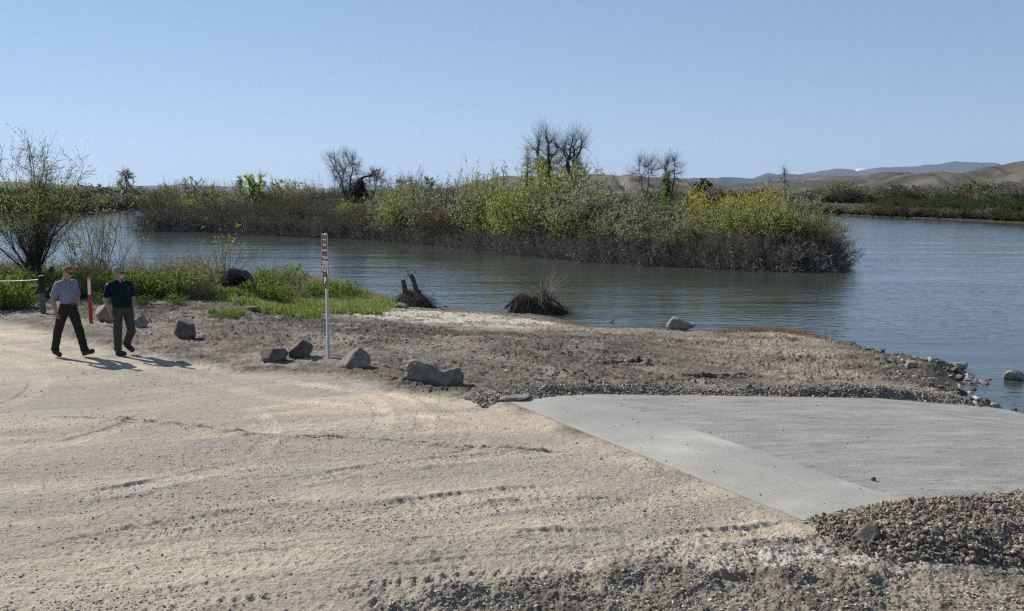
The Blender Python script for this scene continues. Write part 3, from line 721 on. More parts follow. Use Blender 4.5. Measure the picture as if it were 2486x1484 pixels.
# ---------- loose stones ----------
def stones(n, pos, size, cols, seed, flat=.65):
    r_ = np.random.default_rng(seed); V, Fc = ico(1)
    n = len(pos); J = V[None]*(1+.38*r_.normal(size=(n, 12, 1)).clip(-1.5, 1.5)*.8)
    J = J*(size[:, None, None])*np.stack([r_.uniform(.8, 1.35, n), r_.uniform(.7, 1.1, n), r_.uniform(.5, .9, n)*flat/.65], 1)[:, None]
    a = r_.uniform(0, 6.28, n); b = r_.normal(0, .35, n); ca, sa = np.cos(a), np.sin(a); cb, sb = np.cos(b), np.sin(b)
    X = J[..., 0]*cb[:, None]+J[..., 2]*sb[:, None]; Z = -J[..., 0]*sb[:, None]+J[..., 2]*cb[:, None]; Y = J[..., 1]
    X2 = X*ca[:, None]-Y*sa[:, None]; Y2 = X*sa[:, None]+Y*ca[:, None]
    P = np.stack([X2, Y2, Z], -1)+pos[:, None, :]
    F2 = (Fc[None]+(np.arange(n)*12)[:, None, None]).reshape(-1, 3)
    C = np.repeat(cols, 12, 0)
    return P.reshape(-1, 3), F2, C
def ground_full(g):
    me = g.data; n = len(me.vertices); co = np.empty(n*3, np.float32); me.vertices.foreach_get('co', co); co = co.reshape(-1, 3)
    return co
class HeightLook:
    """height of the finished (displaced) ground sheet near the camera"""
    def __init__(s, co):
        s.th = np.arctan2(co[:, 0], co[:, 1]).round(6); s.NC = 1250+118
        s.grid = co.reshape(-1, s.NC, 3); s.rr = np.hypot(s.grid[:, 0, 0], s.grid[:, 0, 1]); s.fine = np.linspace(R(-31.5), R(31.5), 1250)
    def __call__(s, x, y):
        r = np.hypot(x, y); t = np.arctan2(x, y)
        i = np.clip(np.searchsorted(s.rr, r)-1, 0, len(s.rr)-2)
        fi = np.clip((r-s.rr[i])/(s.rr[i+1]-s.rr[i]), 0, 1)
        ft = (t-s.fine[0])/(s.fine[1]-s.fine[0]); ok = (ft > 0) & (ft < 1248); j = np.clip(ft.astype(int), 0, 1248); fj = np.clip(ft-j, 0, 1)
        g = s.grid[..., 2]
        z = (g[i, j]*(1-fj)+g[i, j+1]*fj)*(1-fi)+(g[i+1, j]*(1-fj)+g[i+1, j+1]*fj)*fi
        if (~ok).any(): z = np.where(ok, z, H0(x, y))
        return z
def build_gravel(hl):
    m = mat_vcol('loose stone', rough=.85, var=.25, scale=60, bump=.5, bdist=.01, bscale=90)
    def pal(n, a, sd, r_):
        a = np.array(a); k = r_.integers(0, len(a), n); c = a[k]*(1+sd*r_.normal(size=(n, 1))); return np.clip(c, .02, .8)
    # 1. pile of brown rock by the near edge
    r_ = np.random.default_rng(4); n = 130000
    t = r_.uniform(-.3, 7, n); v = r_.uniform(RW-.12, RW+3.4, n)
    x = RA[0]+t*RT[0]+v*RV[0]; y = RA[1]+t*RT[1]+v*RV[1]; k = r_.uniform(0, 1, n) < pile_h(x, y)**.6*1.25
    x, y = x[k], y[k]; n = len(x); z = hl(x, y)+r_.uniform(-.01, .035, n)
    s = .008*(.030/.008)**(r_.uniform(size=n)**1.3)*np.where(r_.uniform(size=n) < .02, 1.6, 1)
    o = make_mesh('gravel', [stones(n, np.stack([x, y, z], 1), s, pal(n, [(.19, .148, .105), (.25, .205, .155), (.145, .118, .09), (.32, .275, .22), (.17, .148, .12)], .15, r_), 1, flat=.8)], m)
    tag(o, 'pile of coarse brown crushed rock along the near edge of the ramp', kind='stuff')
    # 2. berm of gravel on the far edge
    n = 24000; t = r_.uniform(-.45, 12.3, n); v = -.40+r_.normal(0, .22, n); v = np.minimum(v, -.02+r_.uniform(-.02, .05, n))
    x = RA[0]+t*RT[0]+v*RV[0]; y = RA[1]+t*RT[1]+v*RV[1]; k = r_.uniform(size=n) < .25+ss(-.3, .25, fbm(x*1.1, y*1.1, 430, 3)); x, y, t = x[k], y[k], t[k]; n = len(x)
    z = np.maximum(hl(x, y), rampz(t)-.05)+r_.uniform(-.012, .018, n)
    s = .008*(.032/.008)**(r_.uniform(size=n)**1.6)
    o = make_mesh('gravel', [stones(n, np.stack([x, y, z], 1), s, pal(n, [(.20, .175, .14), (.27, .24, .20), (.16, .142, .12), (.35, .32, .275), (.23, .19, .145)], .15, r_), 2, flat=.8)], m)
    tag(o, 'low ridge of grey crushed stone along the far edge of the ramp', kind='stuff')
    # 3. pebbles on road, beach and foreground
    P = []; S_ = []; C = []
    def scatter(n, poly, smin, smax, palette, dens=None, sd=.12):
        bx = [p[0] for p in poly]; by = [p[1] for p in poly]
        # uniform in perspective: density falls with distance
        y = 1/r_.uniform(1/max(by), 1/max(min(by), 6.5), n); x = r_.uniform(-.62, .62, n)*y
        sdv = sdist(x, y, poly); k = sdv > 0
        if dens is not None: k &= r_.uniform(size=n) < dens(x, y)
        t, v = ramp_uv(x, y); k &= ~((t > -.02) & (v > -.01) & (v < RW+.02))
        k &= sdist(x, y, NEAR) > .15
        x, y = x[k], y[k]; z = hl(x, y); s = smin*(smax/smin)**(r_.uniform(size=len(x))**2.2)
        P.append(np.stack([x, y, z+s*.15], 1)); S_.append(s); C.append(pal(len(x), palette, sd, r_))
    roadp = [tuple(at(px, py)[:2]) for px, py in [(-200, 780), (330, 865), (960, 935), (1235, 975), (1950, 1268), (1150, 1450), (900, 1520)]]+[(-1, 5), (-14, 5)]
    scatter(70000, roadp, .0035, .015, [(.34, .30, .24), (.29, .26, .21), (.38, .335, .265), (.23, .205, .17), (.43, .39, .32)], lambda x, y: .08+1.0*ss(-.1, .4, fbm(x*.6, y*1.9, 410, 4, .6)))
    beachp = [tuple(at(px, py, -.3)[:2]) for px, py in [(-200, 775), (330, 860), (960, 930), (1235, 965), (2100, 955), (2486, 1000)]]+near_shore[1:24]+[tuple(at(300, 735)[:2]), tuple(at(-200, 760)[:2])]
    scatter(42000, beachp, .008, .032, [(.22, .20, .16), (.17, .15, .12), (.28, .25, .20), (.11, .095, .08), (.38, .35, .30)], lambda x, y: .2+.9*ss(-.2, .3, fbm(x*1.2, y*1.2, 411, 4, .6)))
    fgp = [tuple(at(px, py)[:2]) for px, py in [(820, 1500), (1150, 1445), (1450, 1385), (1800, 1325), (2010, 1285), (2300, 1370), (2600, 1330)]]+[(7, 5), (-1.5, 5)]
    scatter(60000, fgp, .0035, .018, [(.32, .285, .23), (.25, .22, .175), (.38, .335, .265), (.18, .16, .13), (.44, .40, .33)], lambda x, y: .35+.8*ss(-.2, .3, fbm(x*1.6, y*1.6, 412, 4, .6)))
    mudp = [tuple(at(px, py, -1.1)[:2]) for px, py in [(2110, 865), (2200, 880), (2330, 900), (2350, 925), (2340, 965), (2440, 990), (2300, 985), (2180, 950), (2130, 910)]]
    scatter(16000, mudp, .012, .05, [(.28, .26, .23), (.20, .18, .155), (.13, .12, .10), (.40, .38, .34)], lambda x, y: .3+.8*ss(-.1, .3, fbm(x*1.6, y*1.6, 413, 4, .6)))
    q = np.array([at(a_, b_, -1.15)[:2] for a_, b_ in [(2060, 845), (2130, 868), (2200, 885), (2290, 898), (2370, 914), (2330, 932), (2350, 962), (2440, 985)]])
    m_ = 230; s_ = r_.uniform(0, 6.999, m_); j = s_.astype(int); f = (s_-j)[:, None]; c = q[j]*(1-f)+q[j+1]*f+r_.normal(size=(m_, 2))*.22; zz = np.maximum(hl(c[:, 0], c[:, 1]), WATER-.05)
    sz = .03*(.15/.03)**(r_.uniform(size=m_)**2.5); P.append(np.stack([c[:, 0], c[:, 1], zz+sz*.2], 1)); S_.append(sz); C.append(pal(m_, [(.20, .185, .16), (.13, .118, .10), (.09, .08, .066), (.30, .28, .25)], .15, r_))
    P = np.concatenate(P); S_ = np.concatenate(S_); C = np.concatenate(C)
    o = make_mesh('pebbles', [stones(len(P), P, S_, C, 3)], m); tag(o, 'loose pebbles and clods scattered over the dirt and beach', kind='stuff')
    # few grit bits on ramp
    n = 45; t = np.abs(r_.normal(2, 3, n))+.02; v = r_.uniform(.1, RW-.1, n); x = RA[0]+t*RT[0]+v*RV[0]; y = RA[1]+t*RT[1]+v*RV[1]; s = r_.uniform(.006, .014, n)
    o = make_mesh('pebbles', [stones(n, np.stack([x, y, rampz(t)+s*.5], 1), s, pal(n, [(.22, .18, .14), (.12, .11, .10)], .1, r_), 9)], m); tag(o, 'few brown pebbles strewn on the concrete', kind='stuff')

# ---------- writing ----------
def text_mesh(s, size, xs=1.0, align='CENTER'):
    cu = bpy.data.curves.new('t', 'FONT'); cu.body = s; cu.size = size; cu.align_x = align; cu.align_y = 'CENTER'; cu.resolution_u = 3; cu.offset = size*.012
    ob = bpy.data.objects.new('t', cu); COL.objects.link(ob); bpy.context.view_layer.update()
    me = bpy.data.meshes.new_from_object(ob.evaluated_get(bpy.context.evaluated_depsgraph_get()))
    V = np.array([v.co[:] for v in me.vertices]); fl = [np.array([list(p.vertices)]) for p in me.polygons]
    bpy.data.objects.remove(ob); bpy.data.curves.remove(cu); bpy.data.meshes.remove(me)
    P = np.stack([V[:, 0]*xs, np.zeros(len(V)), V[:, 1]], 1)
    return P, fl
def build_sign():
    base = at(797, 868, 0); base[2] = gz(base[0], base[1])
    t = empty('sign_post', base, 'tall galvanised perforated post carrying three stacked brown signs among the boulders', 'sign', rz=0)
    galv = mat_simple('galvanised steel', (.66, .67, .68), (.52, .53, .54), 30, .5, .1, metal=.2)
    dark = mat_simple('hole dark', (.03, .03, .03), None, 5, .9, 0)
    brown = mat_simple('brown sign face', (.058, .016, .010), (.048, .014, .009), 3, .35, 0, spec=.5)
    white = mat_simple('white reflective letter', (.80, .82, .86), (.72, .74, .80), 3, .35, 0, spec=.6)
    yel = mat_simple('yellow sticker', (.65, .62, .25), None, 3, .5, 0)
    H = 2.42; w = .045
    # turned so that the faces look left towards the lot; far edge on the left
    rz = R(-57)
    pole = make_mesh('post', [box((0, 0, H/2-.15), (w, w, H+.3)), box((0, 0, .16), (w+.012, w+.012, .50))], galv, t); pole.rotation_euler = (0, 0, rz)
    for a in (0, 1, 2, 3):
        hv = []
        for i in range(92):
            z = .05+i*.0254
            A = a*math.pi/2; nx, ny = math.cos(A), math.sin(A); k = 6
            off = (w/2+.0012) if z > .42 else (w+.012)/2+.0012
            V = [[nx*off-ny*.0062*math.cos(q*math.pi/3), ny*off+nx*.0062*math.cos(q*math.pi/3), z+.0062*math.sin(q*math.pi/3)] for q in range(k)]
            hv.append((np.array(V), np.array([[0, 1, 2, 3, 4, 5]])))
        make_mesh('hole_row', hv, dark, pole)
    def sign(name, z, wd, ht, lines, border, label, extra=None, yoff=0):
        y = -(w/2+.004)+yoff
        if border:
            s = make_mesh(name, [rounded_plate(wd, ht, .003, .035)], white, t)
            f = make_mesh('sign_face', [rounded_plate(wd-.016, ht-.016, .002, .026)], brown, s); f.location = (0, -.0022, 0)
        else:
            s = make_mesh(name, [rounded_plate(wd, ht, .003, .035)], white, t)
            f = make_mesh('sign_face', [rounded_plate(wd-.006, ht-.006, .002, .032)], brown, s); f.location = (0, -.0022, 0)
        for txt, lz, sz, xs in lines:
            P, fl = text_mesh(txt, sz, xs); P[:, 2] += lz; P[:, 1] -= .0045; make_mesh('lettering', [(P, fl)], white, s)
        bv = []
        for bz in (ht/2-.035, -ht/2+.035):
            V, Fc = tube1([(0, -.012, bz), (0, .06, bz)], .007, 8); bv.append((V, Fc))
        make_mesh('bolt', [bv[0]], galv, s); make_mesh('bolt', [bv[1]], galv, s)
        if extra: extra(s)
        s.location = (math.sin(rz)*-y, math.cos(rz)*y, z); s.rotation_euler = (0, 0, rz); s['label'] = label
        return s
    sign('sign_panel', 2.185, .30, .44, [('DO NOT', .11, .040, 1), ('BLOCK', .01, .048, .9), ('BOAT RAMP', -.095, .042, 1)], True, 'top brown sign with white border reading DO NOT BLOCK BOAT RAMP')
    def patches(s):
        make_mesh('sticker', [box((.128, -.0045, -.10), (.035, .001, .09))], yel, s)['label'] = 'yellow sticker in the lower right corner'
        make_mesh('pictogram', [box((-.125, -.0045, -.085), (.04, .001, .012)), box((-.125, -.0045, -.065), (.025, .001, .018)), box((-.13, -.0045, -.10), (.03, .001, .010))], white, s)
    sign('sign_panel', 1.79, .355, .30, [('TO PARK VEHICLE', .083, .045, .86), ('OR TRAILER HERE', .043, .045, .86), ('ALL PERMITS MUST BE', 0, .036, .88), ('SHOWN ON THE DASH', -.034, .036, .88), ('VEHICLE', -.074, .034, 1), ('PERMITS', -.104, .034, 1)], False, 'middle brown sign with lines of small white text', patches, -.001)
    def pborder(s): pass
    sign('sign_panel', 1.50, .24, .30, [('P', 0, .19, 1)], False, 'bottom brown sign with a large white letter P', pborder, 0)

def build_marker_and_fence():
    red = mat_simple('red marker plastic', (.50, .012, .016), (.42, .010, .014), 6, .45, .1, spec=.4)
    white = mat_simple('white marker plastic', (.78, .78, .76), (.70, .70, .68), 8, .5, 0)
    p = at(221, 786, 0); p[2] = gz(p[0], p[1])
    t = empty('marker_post', p, 'narrow flat red marker post with a white top panel and round symbol', 'marker post', rz=R(-14))
    H = 1.15
    def curved(w, z0, z1, y, n=9):
        xs = np.linspace(-w/2, w/2, n); V = []
        for th in (0, .006):
            for z in (z0, z1):
                for x in xs: V.append((x, y+th+.10*x*x*10-.001, z))
        V = np.array(V); f = []
        A = lambda l, z, i: (l*2+z)*n+i
        for i in range(n-1):
            f += [[A(0, 0, i), A(0, 0, i+1), A(0, 1, i+1), A(0, 1, i)], [A(1, 0, i+1), A(1, 0, i), A(1, 1, i), A(1, 1, i+1)], [A(0, 1, i), A(0, 1, i+1), A(1, 1, i+1), A(1, 1, i)], [A(0, 0, i+1), A(0, 0, i), A(1, 0, i), A(1, 0, i+1)]]
        f += [[A(0, 0, 0), A(0, 1, 0), A(1, 1, 0), A(1, 0, 0)], [A(0, 0, n-1), A(1, 0, n-1), A(1, 1, n-1), A(0, 1, n-1)]]
        return V, np.array(f)
    make_mesh('marker_blade', [curved(.105, -.2, H, 0)], red, t)
    make_mesh('white_panel', [curved(.076, H-.43, H-.025, -.0075)], white, t)
    # round red ring with a bar
    ring = []; k = 28
    for r0, r1 in ((.021, .028),):
        V = [(math.cos(a)*r, -.013, H-.065+math.sin(a)*r) for r in (r0, r1) for a in np.linspace(0, 2*math.pi, k, endpoint=False)]
        ring.append((np.array(V), np.array([[i, (i+1) % k, (i+1) % k+k, i+k] for i in range(k)])))
    ring.append(box((0, -.0128, H-.065), (.044, .001, .010))); 
    make_mesh('round_symbol', ring, red, t)
    wood = mat_simple('weathered post wood', (.17, .155, .14), (.09, .08, .072), 14, .9, .6, bdist=.01)
    tar = mat_simple('dark treated wood', (.028, .026, .026), (.016, .015, .015), 14, .8, .4)
    steel = mat_simple('steel cable', (.62, .63, .64), (.45, .46, .47), 30, .4, .1, metal=.7)
    tops = []
    for dx, dy, lab in ((105, 766, 'weathered grey post with a blackened top holding a steel cable'), (-150, 764, 'cable post just outside the left edge')):
        p = at(dx, dy, -.05); p[2] = gz(p[0], p[1])
        q = empty('cable_post', p, lab, 'post')
        b, fl = tube1([(0, 0, -.3), (0, 0, .3), (.003, 0, .56)], [.082, .078, .077], 14)
        make_mesh('post_base', [(b, fl)], wood, q, smooth=False)
        b, fl = tube1([(.003, 0, .561), (.004, 0, .98), (.004, 0, .99), (.004, 0, 1.0)], [.079, .077, .075, .062], 14)
        make_mesh('post_top', [(b, fl)], tar, q)
        cp, fl = tube1([(.004, 0, 1.001), (.004, 0, 1.012)], [.060, .055], 14); make_mesh('post_cap', [(cp, fl)], steel, q)
        tops.append((p, q))
    a = tops[0][0]+np.array([-.08, -.02, .90]); b = tops[1][0]+np.array([.08, -.02, .93])
    s = np.linspace(0, 1, 24); P = a[None]*(1-s[:, None])+b[None]*s[:, None]; P[:, 2] -= .06*4*s*(1-s)
    o = make_mesh('cable', [tubes(P[None], np.full((1, 24), .011), 8)], steel, smooth=True); tag(o, 'thin steel cable strung from the weathered post out of the left edge', 'cable')
    # fallen stick / board behind marker
    b = at(190, 706*1.083, -.1)
    P, fl = tube1([(0, 0, 0), (.5, .05, .02), (1.1, .02, 0)], [.02, .018, .012], 6); o = make_mesh('stick', [(P, fl)], mat_simple('bleached wood', (.45, .42, .38), (.33, .30, .27), 9, .9, .3)); o.location = (b[0], b[1], gz(b[0], b[1])+.05); tag(o, 'bleached stick lying on the dirt left of the red marker', 'stick')
# ---------- people: signed distance bodies turned into one skin by surface nets ----------
class Field:
    def __init__(s, lo, hi, h):
        s.lo = np.array(lo, float); s.h = h; s.n = np.ceil((np.array(hi)-s.lo)/h).astype(int)+1
        s.G = np.full(s.n, .2)
    def _sub(s, lo, hi):
        a = np.clip(np.floor((lo-s.lo)/s.h).astype(int), 0, s.n-1); b = np.clip(np.ceil((hi-s.lo)/s.h).astype(int)+1, 1, s.n)
        ax = [s.lo[i]+np.arange(a[i], b[i])*s.h for i in range(3)]
        X, Y, Z = np.meshgrid(*ax, indexing='ij'); return tuple(slice(a[i], b[i]) for i in range(3)), X, Y, Z
    def _add(s, sl, d, k, sub=False):
        g = s.G[sl]
        if sub: d = -d; h = np.clip(.5-.5*(g-d)/k, 0, 1); s.G[sl] = g*(1-h)+d*h+k*h*(1-h); return
        h = np.clip(.5+.5*(g-d)/k, 0, 1); s.G[sl] = g*(1-h)+d*h-k*h*(1-h)
    def cap(s, a, b, ra, rb, k=.02, flat=None):
        a = np.array(a, float); b = np.array(b, float); m = max(ra, rb)+.07
        sl, X, Y, Z = s._sub(np.minimum(a, b)-m, np.maximum(a, b)+m)
        e = b-a; l2 = e@e+1e-12; t = np.clip(((X-a[0])*e[0]+(Y-a[1])*e[1]+(Z-a[2])*e[2])/l2, 0, 1)
        dx = X-a[0]-t*e[0]; dy = Y-a[1]-t*e[1]; dz = Z-a[2]-t*e[2]
        if flat is not None:
            n, f = flat; n = np.array(n, float); n /= np.linalg.norm(n); q = dx*n[0]+dy*n[1]+dz*n[2]; e2 = (f-1)*q
            dx = dx+n[0]*e2; dy = dy+n[1]*e2; dz = dz+n[2]*e2
        s._add(sl, np.sqrt(dx*dx+dy*dy+dz*dz)-(ra+(rb-ra)*t), k)
    def ell(s, c, r, k=.02, fwd=(1, 0, 0), up=(0, 0, 1), sub=False):
        c = np.array(c, float); f = np.array(fwd, float); f /= np.linalg.norm(f); u = np.array(up, float); u -= f*(u@f); u /= np.linalg.norm(u); l = np.cross(u, f)
        m = max(r)+.07; sl, X, Y, Z = s._sub(c-m, c+m); D = [X-c[0], Y-c[1], Z-c[2]]
        q = [sum(D[i]*ax[i] for i in range(3)) for ax in (f, l, u)]
        k0 = np.sqrt(sum((q[i]/r[i])**2 for i in range(3))); k1 = np.sqrt(sum((q[i]/r[i]**2)**2 for i in range(3)))+1e-9
        s._add(sl, k0*(k0-1)/k1, k, sub)
    def cut(s, p, n):
        """remove the side the normal points to"""
        ax = [s.lo[i]+np.arange(s.n[i])*s.h for i in range(3)]; X, Y, Z = np.meshgrid(*ax, indexing='ij'); n = np.array(n, float); n /= np.linalg.norm(n)
        s.G = np.maximum(s.G, (X-p[0])*n[0]+(Y-p[1])*n[1]+(Z-p[2])*n[2])
    def cut_local(s, c, rad, p, n):
        c = np.array(c); sl, X, Y, Z = s._sub(c-rad, c+rad); n = np.array(n, float); n /= np.linalg.norm(n)
        inside = (X-c[0])**2+(Y-c[1])**2+(Z-c[2])**2 < rad*rad
        s.G[sl] = np.where(inside, np.maximum(s.G[sl], (X-p[0])*n[0]+(Y-p[1])*n[1]+(Z-p[2])*n[2]), s.G[sl])
    def mesh(s):
        G = s.G; nx, ny, nz = G.shape; ins = G < 0
        C = [(0, 0, 0), (1, 0, 0), (0, 1, 0), (1, 1, 0), (0, 0, 1), (1, 0, 1), (0, 1, 1), (1, 1, 1)]
        sl = lambda A, c: A[c[0]:nx-1+c[0], c[1]:ny-1+c[1], c[2]:nz-1+c[2]]
        cnt = sum(sl(ins, c).astype(np.int8) for c in C); m = (cnt > 0) & (cnt < 8); I = np.argwhere(m)
        val = np.stack([G[I[:, 0]+c[0], I[:, 1]+c[1], I[:, 2]+c[2]] for c in C], 1)
        pos = np.zeros((len(I), 3)); w = np.zeros(len(I))
        for a in range(8):
            for b in range(a+1, 8):
                d = np.array(C[b])-np.array(C[a])
                if np.abs(d).sum() != 1: continue
                x = (val[:, a] < 0) != (val[:, b] < 0); t = np.where(x, val[:, a]/(val[:, a]-val[:, b]+1e-12), 0)
                pos += np.where(x[:, None], np.array(C[a])+t[:, None]*d, 0); w += x
        V = (I+pos/w[:, None])*s.h+s.lo
        idx = -np.ones(m.shape, int); idx[tuple(I.T)] = np.arange(len(I)); F = []
        for ax in range(3):
            o = [i for i in range(3) if i != ax]
            a = [slice(1, -1)]*3; a[ax] = slice(0, -1); b = [slice(1, -1)]*3; b[ax] = slice(1, None)
            e = ins[tuple(a)] != ins[tuple(b)]; E = np.argwhere(e)
            off = np.ones(3, int); off[ax] = 0; E = E+off
            q = []
            for du, dv in ((0, 0), (-1, 0), (-1, -1), (0, -1)):
                c = E.copy(); c[:, o[0]] += du; c[:, o[1]] += dv; q.append(idx[tuple(c.T)])
            q = np.stack(q, 1); s0 = ins[tuple(E.T)]; fl = s0 if ax != 1 else ~s0
            q[~fl] = q[~fl][:, ::-1]; F.append(q)
        F = np.concatenate(F); return V, F
def smooth_v(V, F, it=2):
    n = len(V); e = np.concatenate([F[:, [0, 1]], F[:, [1, 2]], F[:, [2, 3]], F[:, [3, 0]]]); e = np.concatenate([e, e[:, ::-1]])
    cnt = np.bincount(e[:, 0], minlength=n)[:, None]
    for _ in range(it):
        A = np.stack([np.bincount(e[:, 0], V[e[:, 1], i], n) for i in range(3)], 1)/cnt; V = V*.5+A*.5
    return V
def head_frame(yaw, pitch):
    f = np.array([math.cos(yaw)*math.cos(pitch), math.sin(yaw)*math.cos(pitch), math.sin(pitch)]); l = np.array([-math.sin(yaw), math.cos(yaw), 0]); u = np.cross(f, l); return f, l, u
def cloth_mat(name, c, var=.2, bd=.006):
    return mat_simple(name, c, tuple(x*(1-var) for x in c), 9, .9, .6, bscale=14, bdist=bd, spec=.15)
def hand(Fd, wrist, d, fw, side):
    """d = pointing direction, fw = curl direction, side = thumb side"""
    w = np.array(wrist); d = np.array(d, float); d /= np.linalg.norm(d); fw = np.array(fw, float); fw -= d*(fw@d); fw /= np.linalg.norm(fw); sd = np.array(side, float); sd -= d*(sd@d); sd -= fw*(sd@fw); sd /= np.linalg.norm(sd)
    for q in (-.024, -.008, .008, .024): Fd.cap(w+sd*q*.6, w+d*.085+sd*q, .015, .014, .010)
    for q, ln in ((-.030, .056), (-.010, .070), (.010, .076), (.029, .068)):
        a = w+d*.085+sd*q; b = a+d*ln*.45+fw*ln*.22; c = b+d*ln*.28+fw*ln*.42
        Fd.cap(a, b, .0098, .0090, .003); Fd.cap(b, c, .0090, .0075, .003)
    a = w+d*.022+sd*.022; b = a+d*.035+sd*.028+fw*.010; c = b+d*.030+sd*.004+fw*.018
    Fd.cap(a, b, .014, .011, .008); Fd.cap(b, c, .0105, .0085, .003)
def head(Fd, c, yaw, pitch):
    f, l, u = head_frame(yaw, pitch); c = np.array(c)
    Fd.ell(c+u*.018-f*.010, (.098, .077, .100), .02, f, u)
    Fd.ell(c-u*.040+f*.028, (.066, .058, .072), .03, f, u)
    Fd.ell(c-u*.088+f*.058, (.026, .032, .020), .025, f, u)
    Fd.cap(c+u*.018+f*.083, c-u*.022+f*.104, .008, .013, .010); Fd.ell(c-u*.028+f*.090, (.012, .018, .009), .008, f, u)
    Fd.cap(c+u*.030+f*.078+l*.03, c+u*.030+f*.078-l*.03, .012, .012, .012)
    for s in (-1, 1):
        Fd.ell(c+l*s*.078-u*.005-f*.012, (.018, .009, .032), .006, f, u)
        Fd.ell(c+f*.088+l*s*.031+u*.008, (.012, .016, .011), .008, f, u, sub=True)
        Fd.ell(c+f*.062+l*s*.036-u*.02, (.026, .022, .024), .02, f, u)
    Fd.ell(c+f*.082-u*.058, (.012, .024, .009), .008, f, u)
    return f, l, u
def band_mesh(c, f, l, u, rf, rl, z0, z1, a0, a1, n=24, th=.006, off=.0):
    """curved strip wrapped round the head from angle a0 to a1 (0 = front)"""
    V = []
    for r_ in (0, th):
        for z in (z0, z1):
            for a in np.linspace(a0, a1, n): V.append(np.array(c)+f*(math.cos(a)*(rf+r_)+off)+l*math.sin(a)*(rl+r_)+u*z)
    A = lambda r, z, i: (r*2+z)*n+i; Fq = []
    for i in range(n-1): Fq += [[A(1, 0, i), A(1, 0, i+1), A(1, 1, i+1), A(1, 1, i)], [A(0, 0, i+1), A(0, 0, i), A(0, 1, i), A(0, 1, i+1)], [A(0, 1, i), A(1, 1, i), A(1, 1, i+1), A(0, 1, i+1)], [A(1, 0, i), A(0, 0, i), A(0, 0, i+1), A(1, 0, i+1)]]
    return np.array(V), np.array(Fq)
